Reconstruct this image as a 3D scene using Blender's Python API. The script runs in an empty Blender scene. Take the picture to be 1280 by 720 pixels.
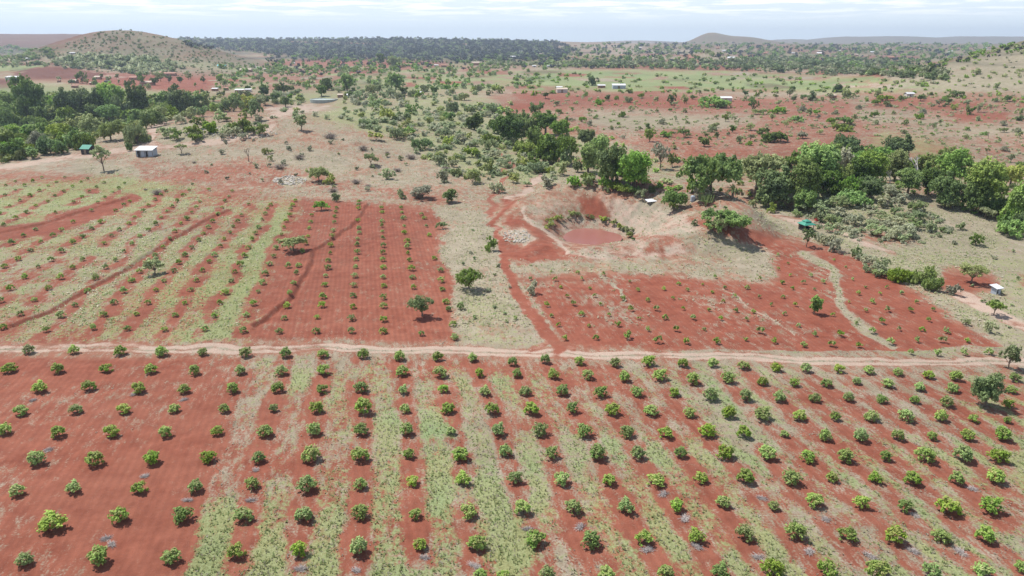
import bpy, math, random, time
import numpy as np
T0 = time.time()
scene = bpy.context.scene
col = scene.collection
rng = np.random.default_rng(7)
random.seed(7)

# ------------------------------------------------------------------ camera geometry
CH, PITCH, FPX = 39.0, math.radians(19.0), 900.0
cs, sn = math.cos(PITCH), math.sin(PITCH)

def project(x, y, z):
    zz = z - CH
    zc = np.maximum(y * cs - zz * sn, 0.5)
    yc = y * sn + zz * cs
    return 640 + FPX * x / zc, 360 - FPX * yc / zc

def plane_pt(px, py, z=0.0):
    px = np.asarray(px, float); py = np.asarray(py, float)
    v = (py - 360) / FPX; u = (px - 640) / FPX
    t = sn + v * cs
    s = (CH - z) / t
    return u * s, (cs - v * sn) * s

# ------------------------------------------------------------------ noise
def _h(ix, iy, seed):
    n = (ix.astype(np.int64) * 374761393 + iy.astype(np.int64) * 668265263 + seed * 974634777) & 0xffffffff
    n = ((n ^ (n >> 13)) * 1274126177) & 0xffffffff
    return ((n ^ (n >> 16)) & 0xffff) / 65535.0
def vnoise(x, y, s, seed):
    x = x / s; y = y / s
    ix = np.floor(x); iy = np.floor(y)
    fx = x - ix; fy = y - iy
    fx = fx * fx * (3 - 2 * fx); fy = fy * fy * (3 - 2 * fy)
    a = _h(ix, iy, seed); b = _h(ix + 1, iy, seed); c = _h(ix, iy + 1, seed); d = _h(ix + 1, iy + 1, seed)
    return (a * (1 - fx) + b * fx) * (1 - fy) + (c * (1 - fx) + d * fx) * fy
def fbm(x, y, s, seed, o=3):
    r = 0; a = 1; t = 0
    for i in range(o):
        ca_, sa_ = math.cos(.55 + .8 * i + seed), math.sin(.55 + .8 * i + seed)
        r = r + a * vnoise(x * ca_ - y * sa_ + 17.3 * i, x * sa_ + y * ca_ - 9.1 * i, s, seed + i); t += a; a *= .5; s *= .47
    return r / t            # 0..1
def sstep(a, b, x):
    t = np.clip((x - a) / (b - a), 0, 1); return t * t * (3 - 2 * t)

# ------------------------------------------------------------------ terrain height
def seg_sdist(x, y, pts):
    """signed distance to a polyline and the parameter of the nearest place"""
    best = np.full(np.shape(x), 1e9); sg = np.zeros(np.shape(x))
    for (x0, y0), (x1, y1) in zip(pts[:-1], pts[1:]):
        dx, dy = x1 - x0, y1 - y0
        L2 = dx * dx + dy * dy + 1e-9
        t = np.clip(((x - x0) * dx + (y - y0) * dy) / L2, 0, 1)
        ex, ey = x - x0 - t * dx, y - y0 - t * dy
        d = np.hypot(ex, ey); m = d < best
        best = np.where(m, d, best); sg = np.where(m, np.sign(dx * ey - dy * ex), sg)
    return best, sg
def wpoly(pp): return [tuple(float(q) for q in plane_pt(a, b)) for a, b in pp]

BANKS_PX = [[(-40, 300), (0, 291), (50, 281), (100, 265), (160, 247)],
            [(17, 407), (60, 390), (110, 362), (140, 347), (175, 325), (205, 307), (250, 280), (290, 263)],
            [(322, 408), (352, 382), (365, 372), (380, 350), (390, 332), (395, 312), (420, 297), (445, 277), (462, 256)]]
BANKS = [wpoly(b) for b in BANKS_PX]
bx0, by0 = [float(q) for q in plane_pt(741, 298, -3.0)]
GRAV = wpoly([(905, 268), (960, 285), (1010, 297), (1060, 312), (1110, 342), (1180, 382), (1250, 428)])
RIVER = [(-330, 330), (-260, 400), (-150, 520), (-20, 430), (8, 300), (40, 262), (75, 232), (100, 228), (140, 245), (190, 262), (205, 235), (230, 190), (300, 170)]

def H(x, y):
    x = np.asarray(x, float); y = np.asarray(y, float)
    z = np.zeros(np.broadcast(x, y).shape)
    # knoll behind the left plot
    z = z + 10.5 * np.exp(-(((x + 95) / 70) ** 2 + ((y - 300) / 62) ** 2))
    z = z + 4.0 * np.exp(-(((x + 60) / 40) ** 2 + ((y - 390) / 60) ** 2))
    z = z * sstep(150, 235, y)
    z = z + 4.5 * np.exp(-(((x - 98) / 34) ** 2 + ((y - 190) / 32) ** 2))
    # river valley
    near = (y > 130) & (y < 620)
    d = np.full(z.shape, 1e3)
    if near.any():
        dd, _ = seg_sdist(x[near], y[near], RIVER); d[near] = dd
    z = z - 4.0 * np.exp(-(d / 24.0) ** 2)
    # low green basin beyond the left crest
    z = z - 5.0 * np.exp(-(((x + 260) / 110) ** 2 + ((y - 400) / 80) ** 2))
    # conical hill, left
    z = z + 39 * np.exp(-(((x + 615) / 112) ** 2 + ((y - 1180) / 130) ** 2))
    z = z + 25 * np.exp(-(((x + 505) / 120) ** 2 + ((y - 1130) / 130) ** 2))
    z = z + 11 * np.exp(-(((x + 700) / 90) ** 2 + ((y - 1200) / 150) ** 2))
    # hill flank, right
    z = z + 56 * np.exp(-(((x - 500) / 125) ** 2 + ((y - 590) / 150) ** 2))
    z = z + 12 * np.exp(-(((x - 330) / 80) ** 2 + ((y - 560) / 130) ** 2))
    # low pale mound, middle distance
    z = z + 19 * np.exp(-(((x - 345) / 62) ** 2 + ((y - 1330) / 90) ** 2))
    z = z + 13 * np.exp(-(((x - 190) / 120) ** 2 + ((y - 1500) / 120) ** 2))
    # plateau on the horizon
    az = x / np.maximum(y, 200) * 900 + 640
    P = np.interp(az, [-400, 0, 130, 235, 340, 500, 620, 720, 800, 900, 1500], [66, 62, 60, 46, 42, 43, 39, 30, 22, 20, 20])
    z = z + P * sstep(1650, 3100, y) * (1 - .5 * sstep(3600, 6000, y))
    z = z + (fbm(x, y, 420, 5) - .5) * 9 * sstep(1500, 2600, y)
    # far hills, right of the centre
    z = z + 42 * np.exp(-(((x - 1290) / 175) ** 2 + ((y - 4300) / 300) ** 2))
    z = z + 45 * np.exp(-(((x - 1120) / 90) ** 2 + ((y - 4350) / 200) ** 2))
    for hx, hh, sg_ in ((985, 34, 210), (1045, 42, 260), (1100, 52, 330), (1150, 40, 260), (1195, 36, 180), (1232, 50, 260), (1285, 46, 300), (1360, 60, 400), (800, 22, 400)):
        z = z + hh * np.exp(-(((x - (hx - 640) / 900 * 6620) / sg_) ** 2 + ((y - 7000) / 700) ** 2))
    # basin of the pond, with its raised bank
    ex = (x - bx0) / np.where(x > bx0, 31.0, 18.0); ey = (y - by0) / np.where(y > by0, 30.0, 21.0)
    rho = np.hypot(ex, ey); th = np.arctan2(ey, ex)
    rim = 3.0 + 3.1 * np.cos(th - .7) + .5 * np.cos(3 * th + 1)
    inn = -3.7 + (3.7 + rim) * np.clip(sstep(.26, 1.0, rho) * .6 + .4 * sstep(.24, .62, rho), 0, 1)
    out = rim * (1 - sstep(1.0, 1.36, rho))
    m = rho < 1.75
    gul = .16 * np.sin(th * 46 + 2 * rho) * sstep(.42, .6, rho) * (1 - sstep(.9, 1.05, rho)) * sstep(-.5, -.1, th) * (1 - sstep(1.3, 1.7, th))
    inn = inn + gul
    z = np.where(m, np.where(rho < 1, inn, out) + (fbm(x, y, 5, 91) - .5) * 1.1 * sstep(.4, .8, rho) * (1 - sstep(1.4, 1.75, rho)), z)
    # terrace banks in the left plot
    nb = (y > 80) & (y < 230)
    if nb.any():
        xs, ys = x[nb], y[nb]; add = np.zeros(xs.shape)
        wob = (fbm(xs, ys, 5, 77) - .5) * 1.6
        for b in BANKS:
            dd, sg = seg_sdist(xs, ys, b); s = dd * sg + wob
            fade = 1 - sstep(1.5, 4, dd)
            add += fade * (.30 * np.exp(-((s - .6) / .5) ** 2) - .36 * np.exp(-((s + .25) / .34) ** 2))
        z[nb] += add
    # everyday unevenness
    z = z + (fbm(x, y, 26, 3) - .5) * .9 * sstep(95, 190, y) + (fbm(x, y, 2.6, 11, 2) - .5) * .16
    z = z + (fbm(x, y, 7, 19, 2) - .5) * .7 * sstep(170, 260, y)
    return z

def cast_slow(px, py, lift=0.0):
    """where the line of sight through photo point (px,py) meets the terrain raised by lift"""
    px = np.atleast_1d(np.asarray(px, float)); py = np.atleast_1d(np.asarray(py, float))
    lift = np.broadcast_to(np.asarray(lift, float), px.shape)
    u = (px - 640) / FPX; v = (py - 360) / FPX
    dx, dy, dz = u, cs - v * sn, -(sn + v * cs)
    n = px.size; lo = np.full(n, 30.0); hi = np.full(n, np.nan); s = np.full(n, 30.0); live = np.ones(n, bool)
    for k in range(420):
        s2 = s * 1.012 + .2
        below = (CH + dz * s2 - lift) < H(dx * s2, dy * s2)
        new = live & below
        lo[new] = s[new]; hi[new] = s2[new]; live &= ~below; s = s2
        if not live.any(): break
    ok = ~np.isnan(hi); hi = np.where(ok, hi, 3000.); lo = np.where(ok, lo, 2999.)
    for k in range(14):
        m = (lo + hi) / 2
        b = (CH + dz * m - lift) < H(dx * m, dy * m)
        hi = np.where(b, m, hi); lo = np.where(b, lo, m)
    x, y = dx * hi, dy * hi
    return x, y, H(x, y), hi, ok

# ------------------------------------------------------------------ mesh helpers
def mesh_np(name, V, F, mats, mi=None, smooth=False):
    """V (n,3); F (m,k) array of faces, all k-gons"""
    me = bpy.data.meshes.new(name)
    V = np.ascontiguousarray(V, np.float32); F = np.ascontiguousarray(F, np.int32)
    k = F.shape[1]
    me.vertices.add(len(V)); me.vertices.foreach_set('co', V.ravel())
    me.loops.add(F.size); me.loops.foreach_set('vertex_index', F.ravel())
    me.polygons.add(len(F)); me.polygons.foreach_set('loop_start', np.arange(0, F.size, k, dtype=np.int32))
    if mi is not None: me.polygons.foreach_set('material_index', np.asarray(mi, np.int32))
    me.polygons.foreach_set('use_smooth', np.full(len(F), smooth))
    for m in mats: me.materials.append(m)
    me.update(calc_edges=True)
    return me
class MB:
    def __init__(s): s.v = []; s.f = []; s.m = []
    def add(s, vs, fs, mi=0):
        o = len(s.v); s.v += [tuple(v) for v in vs]; s.f += [tuple(o + i for i in f) for f in fs]; s.m += [mi] * len(fs)
    def box(s, x0, y0, z0, x1, y1, z1, mi=0):
        s.add([(x0, y0, z0), (x1, y0, z0), (x1, y1, z0), (x0, y1, z0), (x0, y0, z1), (x1, y0, z1), (x1, y1, z1), (x0, y1, z1)],
              [(0, 3, 2, 1), (4, 5, 6, 7), (0, 1, 5, 4), (1, 2, 6, 5), (2, 3, 7, 6), (3, 0, 4, 7)], mi)
    def tube(s, pts, rad, n=6, mi=0):
        rings = []
        pts = [np.array(p, float) for p in pts]
        for i, p in enumerate(pts):
            d = pts[min(i + 1, len(pts) - 1)] - pts[max(i - 1, 0)]; d = d / (np.linalg.norm(d) + 1e-9)
            a = np.cross(d, (0.31, .95, .07)); a /= np.linalg.norm(a) + 1e-9; b = np.cross(d, a)
            rings.append([p + rad[i] * (math.cos(t) * a + math.sin(t) * b) for t in np.arange(n) * 2 * math.pi / n])
        vs = [v for r in rings for v in r]; fs = []
        for i in range(len(pts) - 1):
            for j in range(n):
                fs.append((i * n + j, i * n + (j + 1) % n, (i + 1) * n + (j + 1) % n, (i + 1) * n + j))
        fs.append(tuple(range(n - 1, -1, -1))); fs.append(tuple((len(pts) - 1) * n + j for j in range(n)))
        s.add(vs, fs, mi)
    def mesh(s, name, mats, smooth=False):
        me = bpy.data.meshes.new(name); me.from_pydata(s.v, [], s.f)
        for m in (mats if isinstance(mats, (list, tuple)) else [mats]): me.materials.append(m)
        me.polygons.foreach_set('material_index', s.m)
        if smooth: me.polygons.foreach_set('use_smooth', [True] * len(s.f))
        me.update(); return me
def link(name, data, parent=None, loc=(0, 0, 0), rz=0, sc=None):
    o = bpy.data.objects.new(name, data); col.objects.link(o)
    o.location = loc; o.rotation_euler = (0, 0, rz)
    if sc is not None: o.scale = sc if hasattr(sc, '__len__') else (sc, sc, sc)
    if parent is not None: o.parent = parent
    return o
def tag(o, label=None, cat=None, group=None, kind=None):
    if label: o['label'] = label
    if cat: o['category'] = cat
    if group: o['group'] = group
    if kind: o['kind'] = kind
    return o

# ------------------------------------------------------------------ materials
def newmat(name):
    m = bpy.data.materials.new(name); m.use_nodes = True
    nt = m.node_tree; nt.nodes.clear()
    return m, nt, lambda t, **k: mk(nt, t, k)
def mk(nt, t, k):
    n = nt.nodes.new(t)
    for a, b in k.items():
        if a in n.inputs: n.inputs[a].default_value = b
        else: setattr(n, a, b)
    return n
def mathn(nt, op, a, b=None, c=None, clamp=False):
    n = nt.nodes.new('ShaderNodeMath'); n.operation = op; n.use_clamp = clamp
    for i, q in enumerate((a, b, c)):
        if q is None: continue
        if isinstance(q, (int, float)): n.inputs[i].default_value = q
        else: nt.links.new(q, n.inputs[i])
    return n.outputs[0]
def mixc(nt, f, a, b, blend='MIX'):
    n = nt.nodes.new('ShaderNodeMix'); n.data_type = 'RGBA'; n.blend_type = blend
    for s, q in ((n.inputs[0], f), (n.inputs[6], a), (n.inputs[7], b)):
        if isinstance(q, (int, float)): s.default_value = q
        elif isinstance(q, tuple): s.default_value = q if len(q) == 4 else q + (1,)
        else: nt.links.new(q, s)
    return n.outputs[2]
def simple(name, c, rough=.8, noise=.15, scale=3.0, metal=0.0):
    m, nt, N = newmat(name)
    o = N('ShaderNodeOutputMaterial'); b = N('ShaderNodeBsdfPrincipled', Roughness=rough, Metallic=metal)
    tc = N('ShaderNodeTexCoord'); no = N('ShaderNodeTexNoise', Scale=scale, Detail=5.0)
    nt.links.new(tc.outputs['Object'], no.inputs['Vector'])
    f = mathn(nt, 'MULTIPLY_ADD', no.outputs[0], 2 * noise, 1 - noise)
    cc = N('ShaderNodeCombineColor')
    for i in range(3): nt.links.new(mathn(nt, 'MULTIPLY', f, c[i]), cc.inputs[i])
    nt.links.new(cc.outputs[0], b.inputs['Base Color']); nt.links.new(b.outputs[0], o.inputs[0])
    return m
def foliage(name, c1, c2, c3=None, trans=.28, rough=.7):
    """leaf colour varies from leaf to leaf and from plant to plant"""
    m, nt, N = newmat(name)
    o = N('ShaderNodeOutputMaterial'); b = N('ShaderNodeBsdfPrincipled', Roughness=rough)
    b.inputs['Specular IOR Level'].default_value = .35
    g = N('ShaderNodeNewGeometry'); oi = N('ShaderNodeObjectInfo')
    x = mixc(nt, g.outputs['Random Per Island'], c1, c2)
    if c3:
        tc = N('ShaderNodeTexCoord'); no = N('ShaderNodeTexNoise', Scale=2.2, Detail=2.0)
        nt.links.new(tc.outputs['Object'], no.inputs['Vector'])
        f = mathn(nt, 'MULTIPLY_ADD', no.outputs[0], 5.0, -2.5, clamp=True)
        x = mixc(nt, f, x, c3)
    hs = N('ShaderNodeHueSaturation')
    nt.links.new(x, hs.inputs['Color'])
    nt.links.new(mathn(nt, 'MULTIPLY_ADD', oi.outputs['Random'], .028, .484), hs.inputs['Hue'])
    r2 = mathn(nt, 'FRACT', mathn(nt, 'MULTIPLY', oi.outputs['Random'], 7.31))
    nt.links.new(mathn(nt, 'MULTIPLY_ADD', r2, .55, .75), hs.inputs['Value'])
    r3 = mathn(nt, 'FRACT', mathn(nt, 'MULTIPLY', oi.outputs['Random'], 13.7))
    nt.links.new(mathn(nt, 'MULTIPLY_ADD', r3, .3, .78), hs.inputs['Saturation'])
    t = N('ShaderNodeBsdfTranslucent'); mx = N('ShaderNodeMixShader', Fac=trans)
    nt.links.new(hs.outputs[0], b.inputs['Base Color']); nt.links.new(hs.outputs[0], t.inputs['Color'])
    nt.links.new(b.outputs[0], mx.inputs[1]); nt.links.new(t.outputs[0], mx.inputs[2]); nt.links.new(mx.outputs[0], o.inputs[0])
    return m
M = {}
M['leaf'] = foliage('mango_leaves', (0.166, 0.286, 0.041), (0.333, 0.478, 0.080), (0.236, 0.363, 0.065))
M['flush'] = foliage('young_leaves', (0.240, 0.322, 0.069), (0.351, 0.354, 0.116))
M['dark'] = foliage('dark_tree_leaves', (0.096, 0.167, 0.033), (0.190, 0.280, 0.053), (0.066, 0.124, 0.031))
M['mid'] = foliage('green_tree_leaves', (0.173, 0.317, 0.049), (0.308, 0.464, 0.073), (0.134, 0.222, 0.049))
M['bright'] = foliage('bright_leaves', (0.181, 0.276, 0.032), (0.286, 0.363, 0.055), (0.127, 0.191, 0.028))
M['olive'] = foliage('olive_leaves', (0.279, 0.334, 0.130), (0.409, 0.465, 0.205), (0.223, 0.261, 0.111))
M['grey'] = foliage('grey_thorn_leaves', (0.288, 0.301, 0.186), (0.431, 0.431, 0.288), (0.245, 0.245, 0.144))
M['yellow'] = foliage('yellow_green_leaves', (0.297, 0.352, 0.066), (0.418, 0.462, 0.099), (0.220, 0.286, 0.066))
M['blue'] = foliage('blue_green_leaves', (0.149, 0.217, 0.071), (0.260, 0.333, 0.112), (0.112, 0.167, 0.051))
M['far'] = foliage('far_wood_leaves_painted_shade', (.028, .042, .045), (.05, .065, .06), trans=.1)  # cloud shadow over the far wood is put into these dark leaf colours
M['soft'] = foliage('soft_scrub_leaves', (0.360, 0.384, 0.228), (0.504, 0.516, 0.336), (0.300, 0.336, 0.180), trans=.4)
M['softg'] = foliage('soft_green_scrub_leaves', (0.276, 0.360, 0.144), (0.408, 0.480, 0.228), (0.228, 0.312, 0.120), trans=.4)
M['bark'] = simple('bark', (.16, .12, .09), .9, .3, 4)
M['twig'] = simple('dead_twigs', (.30, .25, .21), .9, .25, 4)
M['palewood'] = simple('bleached_wood', (.5, .46, .42), .9, .2, 4)

# ------------------------------------------------------------------ bush and seedling positions
# tiles of the survey: origin x, origin y, zoom, [(x, y, width)]
near = []
def tile(ox, oy, z, L): near.extend((ox + a / z, oy + b / z, w / z) for a, b, w in L)
tile(0, 440, 5, [(58,92,90),(360,98,80),(652,95,75),(935,100,75),(1210,112,70),(248,215,80),(558,205,78),(868,222,78),(1155,225,75),(132,358,85),(478,350,75),(775,345,90),(1085,345,80),(25,480,80),(365,495,82),(700,492,85),(1028,490,92),(222,665,100),(580,668,110),(945,662,100)])
tile(256, 440, 5, [(222,108,72),(476,110,72),(732,107,80),(1228,110,80),(168,220,75),(448,217,82),(724,222,75),(975,215,85),(1240,230,70),(122,348,62),(428,350,55),(698,345,82),(980,338,110),(1255,345,80),(78,487,82),(378,482,90),(676,478,100),(978,480,100),(1262,482,88),(18,652,80),(342,650,90),(655,638,110),(975,632,105),(1268,628,80)])
tile(512, 440, 5, [(197,120,85),(434,120,70),(672,128,70),(900,135,70),(1120,137,72),(212,225,65),(472,237,72),(720,237,80),(955,237,80),(1195,247,80),(238,350,75),(518,347,90),(765,353,90),(1018,348,75),(1260,352,90),(262,490,65),(555,480,95),(812,480,100),(1092,488,95),(312,625,105),(597,612,85),(888,625,95),(1172,622,110)])
tile(768, 440, 5, [(62,147,85),(285,140,85),(495,158,95),(708,158,75),(925,178,70),(1127,185,65),(138,240,80),(378,245,75),(600,265,90),(820,262,90),(1035,275,80),(1248,282,70),(230,365,85),(468,370,82),(710,375,90),(928,380,105),(1160,392,85),(78,493,90),(325,495,90),(580,488,100),(815,500,90),(1068,508,60),(155,625,100),(413,625,75),(695,625,100),(955,622,110),(1207,645,95)])
tile(1024, 440, 5, [(48,185,70),(235,175,62),(435,192,70),(632,210,75),(838,220,80),(1200,227,65),(183,278,68),(393,287,72),(597,292,65),(793,303,85),(1185,318,70),(108,397,70),(325,393,90),(545,395,90),(762,397,82),(962,410,65),(1175,420,50),(38,518,85),(260,518,95),(490,513,82),(706,517,70),(927,515,85),(1148,508,105),(170,638,110),(418,640,85),(668,640,110),(905,640,105),(1128,643,105)])
tile(0, 576, 5, [(95,175,100),(458,160,90),(858,160,105),(1220,155,95),(325,372,140),(748,340,110),(1140,332,110),(150,615,100),(610,595,150),(1058,582,130)])
tile(256, 576, 5, [(292,135,95),(635,138,110),(970,130,95),(248,328,105),(610,328,110),(967,312,105),(185,562,120),(588,547,100),(957,530,120)])
tile(512, 576, 5, [(22,120,85),(335,105,95),(660,100,95),(955,112,95),(1245,105,90),(40,322,85),(372,310,105),(712,290,105),(1022,283,100),(70,510,90),(418,510,115),(785,482,120),(1128,482,135),(440,712,100),(590,715,90),(858,708,100),(1235,700,110)])
tile(768, 576, 5, [(268,108,105),(548,97,85),(825,95,105),(1105,97,105),(75,277,105),(388,275,100),(680,252,95),(995,278,75),(1262,245,95),(188,467,105),(515,462,105),(825,448,110),(1138,440,115),(312,695,100),(668,688,120),(993,672,140)])
tile(1024, 576, 5, [(75,97,75),(355,98,85),(592,108,100),(865,110,90),(1110,97,105),(268,252,105),(548,275,100),(818,280,120),(1078,272,125),(185,450,105),(470,455,120),(770,462,115),(1045,458,130),(60,675,140),(382,670,160),(705,675,120),(1025,675,115),(1272,655,100)])
near += [(a, b, 14) for a, b in [(34,436),(92,436),(149,437.5),(201,439),(252,438),(307,440),(357,440.5),(404.5,440.5),(453,442),(499,444),(546.5,445),(591,445.5),(640,451),(681,448),(725,449.5),(768,452),(811,451),(853,452.5),(891,453),(930.5,455),(970,458),(1009,459),(1048,459),(1086,461.5),(1122,463),(1161,467),(1194,469.5),(1268,470)]]

left = []
def ltile(ox, oy, L): left.extend((ox + a / 4, oy + b / 4) for a, b in L)
ltile(0, 150, [(28,322),(75,302),(165,300),(208,282),(322,283),(440,287),(25,370),(73,345),(120,322),(240,325),(278,305),(362,328),(402,305),(518,307),(196,347),(322,350),(483,330),(625,310),(592,335),(445,352),(562,355),(148,372),(277,373),(524,380),(405,378),(100,397),(235,402),(368,402),(488,407),(618,418),(650,400),(48,425),(177,422),(132,455),(275,458),(455,445),(578,448),(78,482),(2,460),(20,518),(503,503),(365,503),(176,540),(309,540),(457,537),(594,540),(642,508),(672,480),(713,448),(742,422),(773,392),(805,370),(828,348),(113,572),(262,570),(558,573),(698,573),(740,543),(776,513),(804,480),(836,450),(862,425),(886,400),(916,370),(944,343),(963,317),(52,608),(206,603),(363,603),(521,608),(661,610),(410,575),(150,642),(303,647),(618,650),(813,628),(848,583),(874,550),(905,513),(932,487),(958,457),(980,432),(1000,403),(1043,342),(82,686),(254,690),(415,690),(577,693),(775,670),(1016,563),(990,593),(960,630),(927,668),(890,705),(1040,530),(1062,500),(1090,465),(1110,433),(1125,400),(1145,378),(1160,350),(1044,700),(1070,667),(1102,624),(1122,590),(1148,555),(1168,525),(1188,500),(1205,470),(1240,415),(1218,670),(1240,632),(1260,590),(1275,560)])
ltile(0, 300, [(18,125),(190,127),(363,128),(528,127),(125,177),(305,178),(477,181),(50,232),(240,230),(433,247),(612,247),(168,290),(2,295),(373,315),(569,305),(740,303),(98,360),(302,368),(515,362),(684,362),(875,367),(15,427),(225,438),(463,433),(640,433),(824,436),(697,150),(656,193),(822,195),(780,240),(863,145),(1014,145),(984,195),(950,240),(917,307),(1172,150),(1150,195),(1124,252),(1095,305),(1066,370),(1017,435),(1200,113),(1262,305),(1235,365),(1215,443)])
ltile(320, 150, [(45,462),(58,440),(72,418),(28,493),(15,530),(98,632),(113,597),(124,567),(139,530),(150,498),(168,470),(173,440),(183,420),(195,398),(278,470),(272,503),(266,537),(257,575),(247,608),(232,650),(403,433),(398,452),(394,478),(392,507),(386,545),(381,573),(375,618),(372,660),(360,696),(514,403),(512,420),(512,438),(510,498),(514,532),(514,557),(508,585),(507,617),(505,655),(500,690),(627,435),(627,455),(630,500),(630,523),(630,553),(632,583),(635,620),(635,655),(635,692),(725,435),(728,455),(737,485),(740,525),(745,555),(755,597),(758,627),(760,662),(768,695),(828,465),(842,485),(850,525),(867,570),(893,685),(87,675),(68,712)])
ltile(320, 300, [(46,160),(32,205),(12,250),(163,122),(213,120),(203,158),(187,205),(168,255),(157,318),(140,382),(120,445),(348,173),(340,215),(330,273),(325,317),(307,378),(299,445),(360,130),(500,128),(495,173),(490,218),(485,270),(484,325),(480,382),(475,445),(637,130),(638,175),(640,222),(637,278),(637,322),(637,390),(635,448),(777,135),(783,180),(786,230),(825,460),(927,140),(927,192),(934,240),(950,303),(960,340),(984,410),(993,478),(1023,328)])
right = []
right += [(640 + a / 4, 300 + b / 4) for a, b in [(197,158),(214,197),(245,235),(93,192),(349,193),(327,162),(275,280),(173,325),(198,377),(233,425),(263,492),(305,318),(345,368),(386,428),(418,488),(413,280),(443,320),(487,375),(529,422),(578,483),(388,240),(590,207),(630,250),(555,293),(593,347),(634,392),(680,448),(727,503),(680,300),(720,345),(768,388),(819,447),(873,507),(760,245),(806,292),(857,343),(907,388),(963,447),(1023,507),(832,217),(878,250),(954,222),(1000,260),(985,348),(1044,393),(1055,305),(1118,352),(1172,397),(1240,455),(1168,497),(1178,238),(1238,283),(1064,237),(1117,280),(1205,358),(1016,185),(1238,195),(457,172)]]
right += [(960 + a / 4, 300 + b / 4) for a, b in [(53,145),(113,177),(176,213),(234,247),(71,213),(121,243),(74,285),(17,323),(138,323),(81,370),(151,427),(234,472),(32,508),(177,522),(317,522),(360,470),(457,527),(330,100),(390,135),(424,198),(487,235),(276,210),(215,177),(559,267),(595,237),(451,267),(523,308),(405,310),(490,353),(597,350),(667,265),(743,310),(711,350),(567,407),(655,447),(525,455),(616,510),(715,563),(805,400),(827,348),(774,447),(747,503),(846,567),(893,455),(871,503),(981,563),(996,503),(1103,560),(440,415),(325,375),(50,75),(100,118)]]

def ground_bushes(L, wdef):
    A = np.array([(a[0], a[1], a[2] if len(a) > 2 else wdef(a)) for a in L], float)
    px, py, w = A.T
    x, y, z, s, ok = cast_slow(px, py)
    R = w / 2 * s / FPX
    x, y, z, s, ok = cast_slow(px, py, R * .85)
    return np.stack([x, y, z, w / 2 * s / FPX], 1)
rj = np.random.default_rng(3)
NEAR = ground_bushes(near, None)
LEFT = ground_bushes(left, lambda a: (5.0 + (a[1] - 215) / 215 * 8.0) * rj.uniform(.8, 1.15))
RIGHT = ground_bushes(right, lambda a: (2.6 + (a[1] - 310) / 130 * 4.2) * rj.uniform(.75, 1.25))
print('bushes', len(NEAR), len(LEFT), len(RIGHT), 'radii', NEAR[:, 3].mean(), LEFT[:, 3].mean(), RIGHT[:, 3].mean())

# ------------------------------------------------------------------ the ground sheet
def ground_rows():
    ys = [-60, -40, -20, 0, 12, 22, 30, 35]
    y = 38.0
    while y < 9000:
        ys.append(y)
        dpx = y * y / (CH * FPX) * .62           # about .6 photo pixel of flat ground
        y += min(max(dpx, .13), 3.6 if y < 1600 else (9 if y < 3400 else (40 if y < 8500 else 400)))
    return np.array(ys)
YS = ground_rows()
NX = 860
us = np.linspace(-1, 1, NX); us = .82 * us + .36 * us ** 3      # denser in the middle
X = us[None, :] * np.sqrt(YS ** 2 + 50 ** 2)[:, None]
Y = np.repeat(YS[:, None], NX, 1)
Z = np.empty_like(X)
for i in range(0, len(YS), 200): Z[i:i+200] = H(X[i:i+200], Y[i:i+200])
x = X.ravel(); y = Y.ravel(); z = Z.ravel()
print('terrain', X.shape, time.time() - T0)

# position in survey (photo) coordinates of every terrain point, with ragged borders
wamp = .4 + .014 * np.clip(y, 0, 1600)
wx = (fbm(x, y, 9, 201) - .5) * 2 * wamp + (fbm(x, y, 1.6, 205, 2) - .5) * .5
wy = (fbm(x, y, 11, 211) - .5) * 2 * wamp * 1.2 + (fbm(x, y, 1.7, 215, 2) - .5) * .6
PX, PY = project(x + wx, np.maximum(y + wy, 5), z)
PX = PX.astype(np.float32); PY = PY.astype(np.float32)
CHN = ['rich', 'straw', 'green', 'lush', 'pale', 'dark', 'till', 'tone']
A = {k: np.zeros(x.size, np.float32) for k in CHN}
def setp(idx, m, vals):
    for k, v in vals.items():
        A[k][idx] = A[k][idx] * (1 - m) + v * m
def poly(P, soft=2.5, **vals):
    soft = soft * 1.5
    """soft polygon in survey coordinates"""
    P = np.array(P, np.float32)
    idx = np.nonzero((PX > P[:, 0].min() - soft) & (PX < P[:, 0].max() + soft) & (PY > P[:, 1].min() - soft) & (PY < P[:, 1].max() + soft))[0]
    qx, qy = PX[idx], PY[idx]
    ins = np.zeros(idx.size, bool); d2 = np.full(idx.size, 1e9, np.float32)
    n = len(P)
    for i in range(n):
        x0, y0 = P[i]; x1, y1 = P[(i + 1) % n]
        ins ^= ((y0 > qy) != (y1 > qy)) & (qx < (x1 - x0) * (qy - y0) / (y1 - y0 + 1e-9) + x0)
        dx, dy = x1 - x0, y1 - y0
        t = np.clip(((qx - x0) * dx + (qy - y0) * dy) / (dx * dx + dy * dy + 1e-9), 0, 1)
        d2 = np.minimum(d2, (qx - x0 - t * dx) ** 2 + (qy - y0 - t * dy) ** 2)
    d = np.sqrt(d2); m = np.where(ins, .5 + d / soft / 2, .5 - d / soft / 2)
    m = np.clip(m, 0, 1)
    setp(idx, m, vals)
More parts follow.
